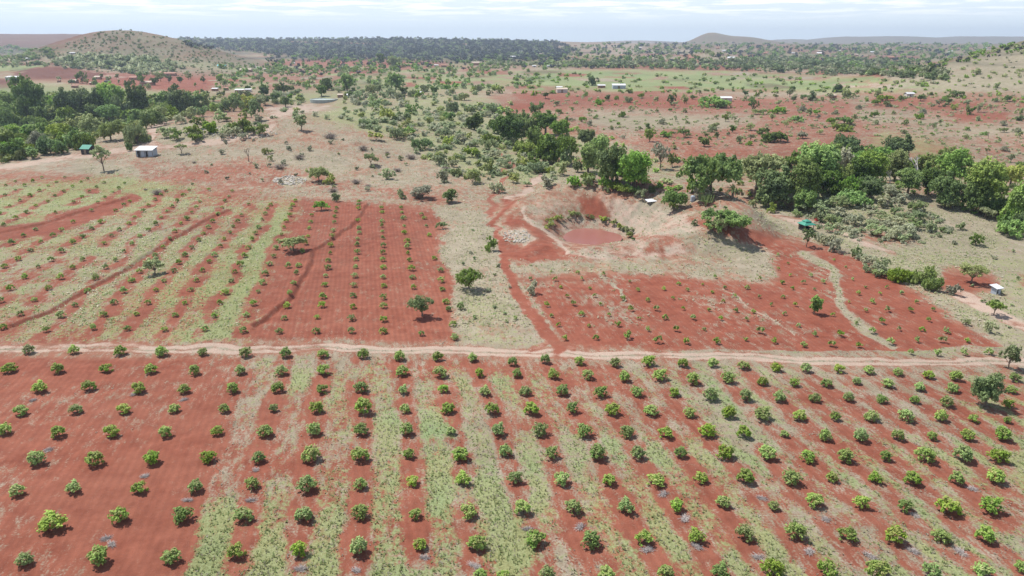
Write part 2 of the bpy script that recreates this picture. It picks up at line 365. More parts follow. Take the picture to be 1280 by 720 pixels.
def line(P, w, soft=1.5, ay=1.0, **vals):
    """soft band along a polyline; w = half width (number or one per vertex), ay squeezes distances across y"""
    P = np.array(P, np.float32); n = len(P)
    w = np.full(n, w, np.float32) if np.isscalar(w) else np.array(w, np.float32)
    W = w.max() + soft
    idx = np.nonzero((PX > P[:, 0].min() - W) & (PX < P[:, 0].max() + W) & (PY > P[:, 1].min() - W) & (PY < P[:, 1].max() + W))[0]
    qx, qy = PX[idx], PY[idx]; best = np.full(idx.size, -1e9, np.float32)
    for i in range(n - 1):
        x0, y0 = P[i]; x1, y1 = P[i + 1]; dx, dy = x1 - x0, y1 - y0
        t = np.clip(((qx - x0) * dx + (qy - y0) * dy) / (dx * dx + dy * dy + 1e-9), 0, 1)
        d = np.hypot(qx - x0 - t * dx, qy - y0 - t * dy)
        best = np.maximum(best, w[i] * (1 - t) + w[i + 1] * t - d)
    m = np.clip(best / soft + .5, 0, 1)
    setp(idx, m, vals)
def ell(cx, cy, rx, ry, soft=.25, **vals):
    idx = np.nonzero((abs(PX - cx) < rx * 1.5) & (abs(PY - cy) < ry * 1.5))[0]
    r = np.hypot((PX[idx] - cx) / rx, (PY[idx] - cy) / ry)
    setp(idx, np.clip((1 - r) / soft + .5, 0, 1), vals)
ALL = np.arange(x.size)
n1 = fbm(x, y, 60, 301); n2 = fbm(x, y, 17, 305); n3 = fbm(x, y, 5, 309); n4 = fbm(x * .35, y, 220, 313)
# the plain: brown-red earth, straw and thin green
A['rich'][:] = .55 + .5 * (n2 - .5); A['straw'][:] = .42 + 1.0 * (n1 - .5); A['green'][:] = .22 + 1.0 * (n4 - .5)
# ---- far distance
poly([(-900, 40), (230, 40), (235, 66), (120, 64), (60, 66), (-900, 64)], 2, rich=.75, straw=.2, green=.05, dark=.5)
poly([(-900, 58), (60, 60), (130, 63), (120, 70), (-900, 72)], 2, dark=.75, green=.6, straw=.2)
poly([(215, 44), (350, 44), (500, 44), (690, 48), (720, 62), (700, 76), (560, 76), (400, 74), (330, 66), (250, 62), (230, 56)], 2, dark=.95, green=.8, straw=.1, rich=.4)  # cloud shadow on the wooded ridge, painted as darkened ground
line([(235, 59), (330, 62)], 1.2, 1.5, dark=.0, rich=.9, green=.0, straw=.2)
line([(360, 52), (480, 55)], .7, 1.2, dark=.35, rich=.9, green=.1)
poly([(700, 40), (1700, 40), (1700, 60), (1280, 66), (1180, 80), (960, 78), (820, 72), (720, 66)], 4, dark=.45, green=.45, straw=.3, rich=.5)
poly([(690, 52), (815, 52), (822, 60), (790, 70), (740, 70), (700, 62)], 2, rich=.6, straw=.65, dark=0, green=.05, pale=.25)
poly([(400, 72), (560, 80), (700, 80), (900, 84), (1130, 84), (1130, 76), (900, 76), (760, 72)], 2, dark=.5, green=.6, rich=.4)
poly([(40, 72), (60, 66), (95, 50), (125, 40), (155, 33), (200, 33), (240, 46), (300, 66), (350, 84), (300, 93), (215, 90), (130, 84), (60, 80)], 4, straw=.5, rich=.35, green=.3, dark=.38, lush=0)
# reddish strips and ploughed fields
poly([(395, 72), (440, 73), (560, 77), (560, 85), (500, 86), (400, 83), (330, 80)], 2, rich=.8, straw=.15, green=.05)
poly([(320, 88), (470, 84), (500, 95), (400, 102), (320, 98)], 2, rich=.7, straw=.3, green=.2)
poly([(20, 86), (80, 83), (132, 92), (118, 98), (55, 99), (20, 97)], 1.2, rich=1, straw=0, green=0, dark=.5, pale=0)
poly([(-60, 99), (34, 99), (30, 107), (0, 115), (-60, 118)], 1.2, rich=1, straw=0, green=0, dark=.5)
poly([(-60, 84), (55, 81), (30, 88), (-60, 92)], 1.2, green=.95, lush=.6, straw=.2)
poly([(60, 66), (110, 70), (210, 72), (330, 86), (300, 90), (215, 86), (130, 86), (60, 78)], 3, green=.45, straw=.6, dark=.15, rich=.3)
poly([(85, 96), (150, 92), (270, 96), (262, 110), (250, 122), (180, 112), (90, 104)], 2, rich=1, straw=.15, green=.05, pale=.2)
poly([(130, 92), (165, 96), (150, 99), (120, 97)], 1.5, pale=.7)
# bare hills
ell(855, 74, 62, 13, .4, straw=.8, rich=.5, green=.1, dark=0)
poly([(770, 80), (860, 80), (950, 82), (950, 88), (770, 88)], 1.5, rich=.95, straw=.2, green=.1)
# green irrigated fields
poly([(600, 92), (830, 88), (1010, 94), (1180, 104), (1130, 114), (1000, 114), (860, 112), (760, 114), (640, 104)], 3, green=1, lush=.6, straw=.3, rich=.2)
poly([(680, 90), (770, 90), (765, 96), (690, 96)], 1.5, green=1, lush=.9, straw=.1)
poly([(870, 90), (905, 90), (905, 95), (870, 95)], 1.2, green=1, lush=1, straw=0)
poly([(990, 102), (1040, 102), (1042, 110), (985, 109)], 1.2, green=1, lush=1, straw=0)
poly([(1045, 102), (1160, 106), (1120, 111), (1046, 109)], 1.2, pale=.7, straw=.6, green=.1)
poly([(960, 95), (1035, 96), (1035, 101), (960, 100)], 1.2, rich=.6, straw=.3, green=.1, pale=.2)
poly([(440, 96), (600, 94), (640, 106), (600, 114), (420, 114)], 3, green=.75, lush=.4, straw=.5)
# small parcels of the far fields
prr = random.Random(17)
def parcels(n, x0, x1, y0, y1, kinds, wmax=46):
    for _ in range(n):
        a, c = prr.uniform(x0, x1), prr.uniform(y0, y1); q = (c - 46) / 60.0
        w_, h_ = prr.uniform(10, wmax), prr.uniform(1.8, 5.5) * q; k = prr.uniform(-12, 12)
        poly([(a, c), (a + w_, c + prr.uniform(-.6, .6)), (a + w_ + k, c + h_), (a + k, c + h_ * prr.uniform(.8, 1.2))], .7, **prr.choice(kinds))
FK = [dict(green=.95, lush=1, straw=.05), dict(rich=.9, straw=.1, green=0), dict(green=.8, lush=.6, dark=.25, straw=.1), dict(green=.7, lush=.1, straw=.7), dict(rich=.8, straw=.15, green=.05), dict(straw=.85, green=.1, pale=.3, rich=.3), dict(dark=.45, green=.6), dict(green=.9, lush=.4, straw=.3), dict(rich=.5, straw=.5, green=.1)]
parcels(70, 430, 1170, 86, 113, FK)
parcels(60, 270, 700, 78, 112, FK)
parcels(120, 700, 1290, 56, 84, [dict(rich=.9, straw=.2, green=0, dark=.1), dict(straw=.8, pale=.3, dark=.1), dict(green=.6, dark=.5), dict(rich=.7, straw=.4, dark=.3)], 60)
parcels(30, 240, 700, 56, 74, [dict(dark=.6, rich=.9, green=.1), dict(dark=.75, straw=.6), dict(dark=.95)], 60)  # parcels inside the ridge band, darkened by the same painted cloud shadow
parcels(20, 0, 230, 48, 84, [dict(rich=.9, straw=.1, green=0, dark=.5), dict(rich=.7, straw=.5, dark=.3), dict(green=.6, dark=.6)], 60)
# red plain behind the river
poly([(560, 116), (700, 118), (860, 118), (1000, 122), (1090, 118), (1090, 200), (900, 205), (760, 180), (660, 150), (580, 138)], 5, rich=.85, straw=.36, green=.14, lush=.1)
poly([(640, 116), (760, 118), (900, 122), (980, 128), (960, 134), (820, 136), (660, 128)], 3, rich=.95, straw=.18, green=.04)
poly([(640, 130), (672, 130), (668, 137), (640, 138)], 2, rich=1, straw=0, green=0)
poly([(740, 140), (860, 142), (960, 150), (900, 162), (800, 165), (740, 155)], 5, straw=.85, green=.25)
poly([(960, 128), (1060, 128), (1090, 140), (1040, 152), (960, 150)], 4, rich=.85, straw=.3, green=.08)
poly([(800, 165), (930, 158), (1010, 165), (1000, 200), (860, 205), (820, 190)], 4, rich=.8, straw=.3, green=.06)
poly([(1060, 120), (1280, 125), (1600, 120), (1600, 230), (1280, 235), (1180, 180), (1090, 160)], 5, rich=.7, straw=.5, green=.2)
poly([(1090, 118), (1230, 126), (1240, 136), (1150, 140), (1090, 134)], 3, rich=.9, straw=.25, green=.06)
poly([(1180, 140), (1265, 140), (1262, 150), (1190, 152)], 2.5, rich=.95, straw=.1, green=.02)
poly([(1100, 90), (1180, 80), (1230, 66), (1300, 50), (1700, 40), (1700, 110), (1300, 118), (1200, 112), (1130, 108)], 3, rich=.2, straw=.92, green=.25, pale=.15)
# green land beyond the left crest
poly([(-200, 112), (20, 108), (140, 112), (270, 120), (280, 128), (230, 140), (190, 155), (130, 165), (80, 185), (0, 200), (-200, 215)], 4, green=.95, lush=.35, straw=.4, rich=.2, dark=.2)
# scrubby hillside in the centre
poly([(330, 118), (470, 112), (600, 118), (640, 150), (660, 190), (700, 215), (720, 240), (640, 235), (570, 215), (520, 185), (440, 155), (370, 140)], 7, green=.62, lush=.1, straw=.75, rich=.25)
# hilltop, brown and bare
poly([(-150, 205), (60, 195), (150, 170), (220, 158), (330, 150), (430, 160), (520, 190), (580, 225), (600, 250), (560, 262), (420, 246), (240, 232), (150, 222), (-150, 222)], 7, rich=.28, straw=.6, green=.14, pale=.25, lush=0)
poly([(-150, 197), (100, 185), (210, 188), (210, 206), (60, 214), (-150, 214)], 5, pale=.5, straw=.5, rich=.3)
poly([(335, 133), (395, 128), (420, 136), (360, 148), (335, 150)], 3, pale=1, straw=.3, green=.05)
poly([(200, 160), (300, 150), (340, 150), (330, 162), (240, 176), (200, 180)], 4, green=.4, straw=.8, pale=.2)
line([(-40, 218), (30, 205), (90, 196), (150, 188), (200, 184), (270, 176), (330, 168), (345, 158), (335, 146), (380, 134)], 3.2, 2.5, pale=.9, straw=.15, green=0, rich=.3)
line([(186, 186), (190, 172), (194, 158), (205, 152)], [9, 6, 4, 3], 3, pale=.9, straw=.1, green=0, rich=.45)
poly([(175, 205), (330, 200), (420, 225), (560, 245), (560, 258), (420, 240), (240, 232), (175, 222)], 5, rich=.75, straw=.3, green=.04, pale=.1)
poly([(90, 200), (175, 206), (175, 218), (90, 214)], 3, rich=.15, straw=.75, green=.25, pale=.2)
ell(362, 226, 22, 7, .5, pale=.95, straw=.3, green=.35)
# ---- left plot
LP = [(-200, 432), (-200, 226), (0, 222), (60, 218), (150, 222), (200, 228), (240, 234), (330, 245), (420, 250), (540, 262), (552, 285), (566, 330), (574, 380), (578, 432), (330, 428)]
poly(LP, 4, rich=.95, straw=.12, green=0, pale=0, till=.5, lush=0)
poly([(380, 250), (545, 264), (572, 380), (578, 430), (318, 428), (345, 380), (370, 300)], 4, till=1.0)
GREENZ = [(-200, 432), (-200, 226), (150, 224), (240, 236), (375, 250), (352, 300), (330, 350), (312, 400), (300, 426)]
poly(GREENZ, 7, straw=.42, green=.52)
poly([(100, 426), (300, 426), (312, 400), (345, 300), (365, 255), (250, 300), (170, 370)], 10, green=.62, straw=.38)
poly([(230, 428), (306, 424), (345, 310), (362, 262), (322, 270), (285, 345)], 6, green=.9, lush=.25, straw=.4)
poly([(-200, 300), (0, 300), (160, 256), (240, 236), (150, 224), (-200, 240)], 6, green=.8, straw=.5, lush=.15)
poly([(-200, 320), (0, 320), (160, 262), (230, 240), (280, 262), (150, 330), (60, 400), (-200, 440)], 8, straw=.62, green=.55)
for b, w in zip(BANKS_PX, (5, 2.5, 1.2)): line(b, w, 5, rich=1, straw=.08, green=.02)
line([(-20, 298), (60, 287), (120, 268), (165, 250)], 6, 5, rich=1, straw=.05, green=0)
# strips kept clear along the tree rows
GX0, GY0, GC = -150.0, 30.0, .3
gw, gh = int(320 / GC), int(170 / GC)
R = np.zeros((gh, gw), np.float32)
ca, sa = math.cos(math.radians(11.3)), math.sin(math.radians(11.3))
rr = np.random.default_rng(5)
for (bx, by, bz, br) in list(NEAR) + list(LEFT):
    k = 4.4
    i0, i1 = int((bx - k - GX0) / GC), int((bx + k - GX0) / GC); j0, j1 = int((by - k - GY0) / GC), int((by + k - GY0) / GC)
    if i0 < 0 or j0 < 0 or i1 >= gw or j1 >= gh: continue
    gx = GX0 + np.arange(i0, i1) * GC - bx; gy = GY0 + np.arange(j0, j1) * GC - by
    gx, gy = np.meshgrid(gx, gy)
    al = -sa * gx + ca * gy; pe = ca * gx + sa * gy
    sp = rr.uniform(.95, 1.4); so = rr.uniform(2.4, 3.2)
    R[j0:j1, i0:i1] += rr.uniform(.75, 1.1) * np.exp(-(al / so) ** 4 - (pe / sp) ** 4)
R = np.clip(R, 0, 1)
fi = (x + wx * .8 - GX0) / GC; fj = (y + wy * .8 - GY0) / GC
okm = (fi > 0) & (fj > 0) & (fi < gw - 2) & (fj < gh - 2)
clear = np.zeros(x.size, np.float32)
ii = np.floor(fi[okm]).astype(int); jj = np.floor(fj[okm]).astype(int); a = fi[okm] - ii; b = fj[okm] - jj
clear[okm] = (R[jj, ii] * (1 - a) + R[jj, ii + 1] * a) * (1 - b) + (R[jj + 1, ii] * (1 - a) + R[jj + 1, ii + 1] * a) * b
lm = (PY < 430) & (PY > 215) & (PX < 585)
for k, f in (('green', .93), ('straw', .75)): A[k][lm] *= 1 - f * clear[lm]
# ---- dry strip and side track
poly([(540, 262), (600, 245), (640, 250), (640, 290), (650, 340), (668, 380), (700, 436), (575, 437), (576, 390), (566, 320), (552, 285)], 5, rich=.3, straw=.86, green=.22, pale=.35, till=0)
poly([(590, 365), (640, 370), (660, 436), (585, 436)], 7, green=.42, straw=.8)
poly([(545, 290), (590, 292), (600, 350), (568, 345)], 5, rich=.45, straw=.75, pale=.5)
# ---- the bank round the pond
poly([(600, 262), (650, 240), (700, 225), (760, 235), (830, 258), (900, 285), (960, 318), (975, 345), (900, 350), (760, 345), (650, 340), (620, 300)], 5, rich=.45, straw=.5, green=.15, pale=.5)
poly([(640, 245), (725, 243), (728, 272), (690, 285), (655, 275)], 5, rich=.4, straw=.65, pale=.45, green=.1)
ell(770, 290, 108, 38, .3, rich=.45, straw=.45, pale=.8, green=.03)
poly([(640, 243), (722, 240), (728, 272), (700, 285), (660, 280)], 4, rich=.35, straw=.55, pale=.5, green=.1)
poly([(726, 246), (752, 247), (765, 272), (728, 272)], 2.5, rich=1, straw=.06, green=0, pale=0)
poly([(753, 246), (800, 256), (860, 275), (900, 300), (885, 318), (815, 324), (775, 300), (765, 270)], 5, rich=.55, straw=.35, pale=.75, green=0, till=1)
ell(741, 298, 46, 21, .3, rich=.5, straw=.45, pale=.6)
poly([(806, 302), (846, 300), (826, 313), (804, 315)], 4, rich=.9, straw=.2, pale=.2)
poly([(636, 268), (655, 272), (680, 295), (705, 315), (740, 325), (700, 326), (660, 330), (630, 320), (628, 290)], 3, rich=1, straw=.1, green=0, pale=.0)
poly([(628, 288), (652, 286), (668, 300), (655, 310), (635, 302)], 3, pale=.95, straw=.5, rich=.3)
line([(652, 262), (668, 280), (690, 298), (712, 314)], 1.6, 2, pale=1, straw=.2)
line([(705, 314), (745, 323), (790, 320), (850, 316)], 1.3, 2, rich=1, straw=.05)
poly([(700, 328), (850, 322), (905, 325), (965, 345), (860, 346), (660, 342), (660, 335)], 5, straw=.95, green=.3, pale=.25, rich=.25)
poly([(850, 300), (900, 290), (960, 320), (972, 345), (930, 350), (880, 330)], 5, straw=.95, green=.3, pale=.25, rich=.25)
poly([(850, 268), (880, 274), (935, 290), (985, 310), (940, 300), (870, 282)], 3, rich=1, straw=.15, green=.05)
# ---- right-hand dry ground
DR = [(930, 262), (960, 245), (1020, 225), (1090, 222), (1150, 250), (1280, 282), (1700, 340), (1700, 470), (1262, 446), (1180, 385), (1110, 345), (1060, 315), (1010, 300), (950, 280)]
poly(DR, 6, rich=.22, straw=.88, green=.38, pale=.3, lush=0)
poly([(1020, 225), (1090, 222), (1170, 260), (1160, 290), (1080, 290), (1000, 262)], 10, green=.55, straw=.7)
poly([(1060, 285), (1140, 292), (1150, 306), (1080, 308)], 6, rich=.75, straw=.35, green=.15)
poly([(1175, 338), (1240, 342), (1250, 362), (1200, 372), (1180, 356)], 5, rich=.95, straw=.12, green=.02, pale=0)
poly([(1270, 340), (1400, 350), (1400, 372), (1275, 360)], 5, rich=.8, straw=.3)
line([(955, 262), (985, 275), (1020, 280), (1050, 292), (1080, 305), (1120, 318)], [3, 4, 4, 3, 3, 2], 4, pale=.8, straw=.2, rich=.45, green=0)
line([(1195, 365), (1225, 380), (1260, 398), (1320, 425)], [7, 6.5, 6.5, 6], 3, pale=.85, straw=.1, rich=.5, green=0)
# ---- right plot
RP = [(655, 346), (700, 341), (780, 343), (862, 346), (930, 353), (955, 352), (970, 346), (973, 336), (960, 319), (935, 305), (905, 288), (960, 291), (1010, 301), (1060, 316), (1110, 346), (1180, 387), (1250, 432), (1262, 447), (960, 441), (700, 434), (682, 400), (665, 372)]
poly(RP, 4, rich=1, straw=.14, green=.02, pale=0, till=.6, lush=0)
poly([(690, 362), (750, 358), (790, 385), (800, 420), (740, 400), (700, 385)], 8, straw=.26)
poly([(815, 350), (900, 350), (960, 392), (1000, 425), (920, 410), (850, 375)], 8, straw=.32, pale=.12)
poly([(985, 318), (1020, 322), (1050, 350), (1055, 390), (1020, 360)], 6, straw=.3)
poly([(660, 344), (780, 346), (780, 352), (665, 354)], 3, rich=.8, straw=.55)
line([(752, 340), (775, 358), (782, 375)], 1.5, 2, straw=.8, pale=.6)
line([(905, 362), (930, 378), (960, 398), (992, 420)], 1.1, 1.6, straw=.4, pale=.85, rich=.4)
line([(1000, 318), (1030, 332), (1046, 350), (1044, 370), (1058, 392), (1080, 410), (1105, 430)], [4, 4.5, 4, 5, 5, 5, 3], 4, straw=.92, green=.35, pale=.25, rich=.25)
# ---- near plot
NP = [(-900, 440), (330, 444), (700, 450), (960, 456), (1290, 468), (3000, 520), (3000, 3000), (-2400, 3000)]
poly(NP, 4, rich=.93, straw=.22, green=.0, pale=0, till=.7, lush=0)
nm = np.nonzero(PY > 436)[0]
gz = np.interp(PY[nm], [440, 470, 560, 720, 1500], [322, 305, 262, 215, 120])
g = sstep(-22, 26, PX[nm] - gz)
vary = np.clip(.68 + 1.7 * (fbm(x[nm], y[nm], 13, 401) - .5) + .25 * (n3[nm] - .5), .05, 1)
fadeu = sstep(438, 475, PY[nm] - np.clip((PX[nm] - 900) * .05, 0, 25)) * .55 + .45
grn = g * vary * fadeu * (1 - .97 * clear[nm])
A['green'][nm] = np.maximum(A['green'][nm], grn)
A['straw'][nm] = np.clip(.14 + g * .08 + g * (.38 * (1 - .85 * clear[nm])) + .5 * (n2[nm] - .5), 0, 1)
A['lush'][nm] = np.clip(.25 + 1.3 * (fbm(x[nm], y[nm], 6, 411) - .5), 0, 1)
def bump(poly_, soft, **v): poly(poly_, soft, **v)
poly([(520, 530), (556, 530), (560, 548), (520, 550)], 5, green=.95, lush=.9)
poly([(870, 490), (905, 500), (950, 540), (935, 560), (890, 530)], 6, straw=.85, pale=.15, green=.45)
poly([(600, 655), (655, 650), (680, 700), (640, 740), (610, 700)], 9, green=.92, lush=.2)
# ---- the dirt track
TR = [(-900, 431), (0, 433), (160, 433), (320, 436.5), (480, 438), (640, 441), (800, 443), (960, 446), (1060, 449), (1150, 452), (1280, 455), (1900, 470), (2600, 500)]
poly([(-900, 424), (-900, 441), (330, 443), (700, 449), (960, 455), (1280, 466), (2200, 505), (2200, 470), (1280, 449), (960, 438), (640, 434), (560, 430), (330, 428)], 3, rich=.65, straw=.4, green=.1, pale=.25, till=0)
line(TR, [4.6] * 2 + [4.6, 4.4, 4.6, 4.6, 4.6, 4.6, 4.6, 4.2, 4.0, 4.5, 6], 3, pale=.85, straw=.08, green=0, rich=.45, till=0, dark=0)
line([(a, b + .4) for a, b in TR], .8, 1.5, pale=.4, straw=.65, rich=.6, green=.12)
line([(690, 438), (684, 424), (668, 398), (652, 372), (642, 345), (632, 318), (622, 298), (616, 278), (622, 262), (640, 246)], [8, 8, 7.5, 7, 6, 5, 4, 3.5, 3, 2], 4, rich=1, straw=0, green=0, pale=.38, till=0)
line([(606, 268), (618, 245), (634, 222), (636, 200), (626, 186)], [3, 3.5, 3, 3, 2], 2.5, pale=.45, rich=.85, straw=.05, green=0)
line([(640, 246), (660, 232), (672, 220), (676, 205)], [3, 4, 4, 3], 3, pale=.8, rich=.5, straw=.1, green=0)
line([(690, 438), (684, 424), (668, 398), (652, 372), (642, 345), (632, 318), (622, 298)], [3, 1.8, 1.5, 1.2, 1, .8, .6], 2, pale=.1, rich=1)
line([(655, 436), (680, 428), (712, 436)], 3, 3, rich=.85, pale=.55, straw=0)
brk = .5 + 1.9 * (fbm(x, y, 14, 501, 4) - .5); brk2 = .5 + 1.9 * (fbm(x + 90, y * 1.0, 34, 511, 4) - .5); brk3 = .5 + 2 * (fbm(x, y - 55, 4.5, 521, 3) - .5)
farw = sstep(120, 500, y)
bb = brk * (1 - farw) * .6 + brk3 * (1 - farw) * .4 + farw * (.6 * brk2 + .4 * brk)
A['straw'] = A['straw'] * (.45 + 1.1 * bb) + .10 * brk3
A['green'] = A['green'] * (.5 + 1.0 * (brk2 * .5 + brk3 * .5))
A['pale'] = A['pale'] * (.7 + .6 * brk3)
hs_ = (fbm(x, y, 3.2, 531, 3) > .62) & (PY < 350) & (PY > 180); A['dark'] = np.where(hs_, np.maximum(A['dark'], .12), A['dark'])
A['rich'] = A['rich'] + (brk2 - .5) * .30 * farw
for k in A: np.clip(A[k], 0, 1, A[k])
A['tone'] = np.clip(.5 + 1.2 * (n1 - .5) + .5 * (n3 - .5), 0, 1).astype(np.float32)

def ground_material():
    m, nt, N = newmat('earth_and_grass')
    L = nt.links.new
    o = N('ShaderNodeOutputMaterial'); b = N('ShaderNodeBsdfPrincipled', Roughness=.95)
    b.inputs['Specular IOR Level'].default_value = .15
    a1 = N('ShaderNodeAttribute', attribute_name='cover_a'); a2 = N('ShaderNodeAttribute', attribute_name='cover_b')
    s1 = N('ShaderNodeSeparateColor'); s2 = N('ShaderNodeSeparateColor')
    L(a1.outputs['Color'], s1.inputs[0]); L(a2.outputs['Color'], s2.inputs[0])
    rich, straw, green, lush = s1.outputs[0], s1.outputs[1], s1.outputs[2], a1.outputs['Alpha']
    pale, dark, till, tone = s2.outputs[0], s2.outputs[1], s2.outputs[2], a2.outputs['Alpha']
    tc = N('ShaderNodeTexCoord'); P = tc.outputs['Object']
    mp = N('ShaderNodeMapping'); mp.inputs['Rotation'].default_value = (0, 0, math.radians(-11.3)); L(P, mp.inputs[0])
    mp2 = N('ShaderNodeMapping'); mp2.inputs['Scale'].default_value = (1, .38, 1); L(mp.outputs[0], mp2.inputs[0])
    def noise(src, scale, det=4.0, rough=.6):
        n = N('ShaderNodeTexNoise', Scale=scale, Detail=det, Roughness=rough); L(src, n.inputs['Vector']); return n.outputs[0]
    def spread(f, k): return mathn(nt, 'MULTIPLY_ADD', f, k, .5 - k / 2, clamp=True)
    nf = noise(P, 5.0, 5.0, .7); nm_ = noise(P, .55, 5.0, .62); nl = noise(P, .09, 3.0); ns = noise(mp2.outputs[0], 1.1, 6.0, .68); ng = noise(P, 1.3, 6.0, .7)
    # earth
    rc = mixc(nt, spread(nm_, 3.0), (.182, .049, .029), (.275, .085, .051))
    rc = mixc(nt, mathn(nt, 'MULTIPLY', spread(nl, 3.2), .45), rc, (.29, .112, .072))
    dc = mixc(nt, spread(nm_, 3.0), (.235, .130, .082), (.37, .235, .160))
    soil = mixc(nt, rich, dc, rc)
    # tractor lines along the rows
    wv = N('ShaderNodeTexWave', Scale=.42, Distortion=2.0, Detail=4.0); wv.bands_direction = 'X'; wv.inputs['Detail Scale'].default_value = .35
    L(mp.outputs[0], wv.inputs['Vector'])
    tl = mathn(nt, 'MULTIPLY', mathn(nt, 'MULTIPLY', mathn(nt, 'SUBTRACT', wv.outputs['Fac'], .5), till), .07)
    soil = mixc(nt, mathn(nt, 'ADD', .5, mathn(nt, 'MULTIPLY', tl, 1)), (0, 0, 0), soil, 'MIX')
    soil = mixc(nt, 1.0, soil, (2, 2, 2), 'MULTIPLY')
    # whitish bare ground
    pc = mixc(nt, spread(nf, 2.5), (.36, .26, .20), (.52, .41, .33))
    pthr = mathn(nt, 'SUBTRACT', .80, mathn(nt, 'MULTIPLY', pale, .62))
    pf = mathn(nt, 'MULTIPLY', mathn(nt, 'SUBTRACT', mathn(nt, 'ADD', mathn(nt, 'MULTIPLY', nm_, .6), mathn(nt, 'MULTIPLY', nf, .4)), pthr), 5.0, clamp=True)
    c = mixc(nt, mathn(nt, 'MULTIPLY', pf, mathn(nt, 'MINIMUM', mathn(nt, 'MULTIPLY', pale, 4.0), .9)), soil, pc)
    # straw
    def cover(n, amt, gain):
        nn = mathn(nt, 'MULTIPLY_ADD', n, 3.4, .5 - 1.7)           # about evenly spread over 0..1
        f = mathn(nt, 'MULTIPLY_ADD', mathn(nt, 'SUBTRACT', nn, mathn(nt, 'SUBTRACT', 1.0, amt)), gain, .5, clamp=True)
        return mathn(nt, 'MULTIPLY', f, mathn(nt, 'MULTIPLY', amt, 5.0, clamp=True))
    nss = mathn(nt, 'ADD', mathn(nt, 'MULTIPLY', ns, .62), mathn(nt, 'MULTIPLY', nf, .38))
    sc = mixc(nt, spread(nf, 2.6), (.25, .22, .16), (.43, .395, .305))
    sc = mixc(nt, mathn(nt, 'MULTIPLY', spread(noise(P, .33, 4.0, .6), 3.6), .62), sc, (.185, .185, .115))
    c = mixc(nt, mathn(nt, 'MULTIPLY', cover(nss, straw, 2.6), .8), c, sc)
    # green grass
    ngg = mathn(nt, 'ADD', mathn(nt, 'MULTIPLY', ng, .6), mathn(nt, 'MULTIPLY', noise(mp2.outputs[0], 4.0, 5.0, .7), .4))
    g1 = mixc(nt, spread(nf, 2.6), (.18, .195, .075), (.345, .36, .17))
    g2 = mixc(nt, spread(nf, 2.6), (.13, .21, .08), (.26, .35, .16))
    gcol = mixc(nt, mathn(nt, 'MULTIPLY', spread(nl, 2.0), lush), g1, g2)
    gcol = mixc(nt, mathn(nt, 'MULTIPLY', lush, .8), gcol, g2)
    c = mixc(nt, mathn(nt, 'MULTIPLY', cover(ngg, green, 2.6), .85), c, gcol)
    c = mixc(nt, dark, c, mixc(nt, .16, (.018, .03, .022), c))
    tn = mathn(nt, 'ADD', mathn(nt, 'MULTIPLY', tone, .22), mathn(nt, 'MULTIPLY', nf, .30))
    tn = mathn(nt, 'ADD', tn, .56)
    cc = N('ShaderNodeCombineColor')
    for i in range(3): L(tn, cc.inputs[i])
    c = mixc(nt, 1.0, c, cc.outputs[0], 'MULTIPLY')
    L(c, b.inputs['Base Color'])
    bp = N('ShaderNodeBump', Strength=.55, Distance=.25)
    hh = mathn(nt, 'ADD', mathn(nt, 'MULTIPLY', nf, .5), mathn(nt, 'ADD', nm_, mathn(nt, 'MULTIPLY', tl, 1.2)))
    L(hh, bp.inputs['Height']); L(bp.outputs[0], b.inputs['Normal']); L(b.outputs[0], o.inputs[0])
    return m
GM = ground_material()
nr = len(YS)
q = (np.arange(nr - 1)[:, None] * NX + np.arange(NX - 1)[None, :]).ravel()
F = np.stack([q, q + 1, q + NX + 1, q + NX], 1)
me = mesh_np('ground', np.stack([x, y, z], 1), F, [GM], smooth=True)
for nme, ks in (('cover_a', ['rich', 'straw', 'green', 'lush']), ('cover_b', ['pale', 'dark', 'till', 'tone'])):
    at = me.attributes.new(nme, 'FLOAT_COLOR', 'POINT')
    at.data.foreach_set('color', np.stack([A[k] for k in ks], 1).astype(np.float32).ravel())
tag(link('ground', me), kind='structure', label='red earth fields, dry slopes and hills running to the horizon')

def cover_at(qx, qy, key):
    """value of a ground cover channel at world points (nearest grid vertex)"""
    j = np.clip(np.searchsorted(YS, qy), 0, nr - 1)
    uu = qx / np.sqrt(YS[j] ** 2 + 2500)
    i = np.clip(np.searchsorted(us, uu), 0, NX - 1)
    return A[key].reshape(nr, NX)[j, i]

GZ = z.reshape(nr, NX)
def Hg(qx, qy):
    """terrain height from the ground sheet itself"""
    fj = np.interp(qy, YS, np.arange(nr)); j = np.clip(fj.astype(int), 0, nr - 2); b = fj - j
    fi = np.interp(qx / np.sqrt(qy ** 2 + 2500), us, np.arange(NX)); i = np.clip(fi.astype(int), 0, NX - 2); a = fi - i
    return (GZ[j, i] * (1 - a) + GZ[j, i + 1] * a) * (1 - b) + (GZ[j + 1, i] * (1 - a) + GZ[j + 1, i + 1] * a) * b
SS = [30.0]
while SS[-1] < 9000: SS.append(SS[-1] * 1.008 + .1)
SS = np.array(SS)
def cast(px, py, lift=0.0):
    px = np.atleast_1d(np.asarray(px, float)); py = np.atleast_1d(np.asarray(py, float))
    u = (px - 640) / FPX; v = (py - 360) / FPX
    dx, dy, dz = u, cs - v * sn, -(sn + v * cs)
    bel = (CH + dz[:, None] * SS - lift) < Hg(dx[:, None] * SS, dy[:, None] * SS)
    ok = bel.any(1); k = np.where(ok, bel.argmax(1), len(SS) - 1); k = np.maximum(k, 1)
    lo, hi = SS[k - 1], SS[k]
    for _ in range(12):
        m = (lo + hi) / 2; b = (CH + dz * m - lift) < Hg(dx * m, dy * m)
        hi = np.where(b, m, hi); lo = np.where(b, lo, m)
    x, y = dx * hi, dy * hi
    return x, y, Hg(x, y), hi, ok

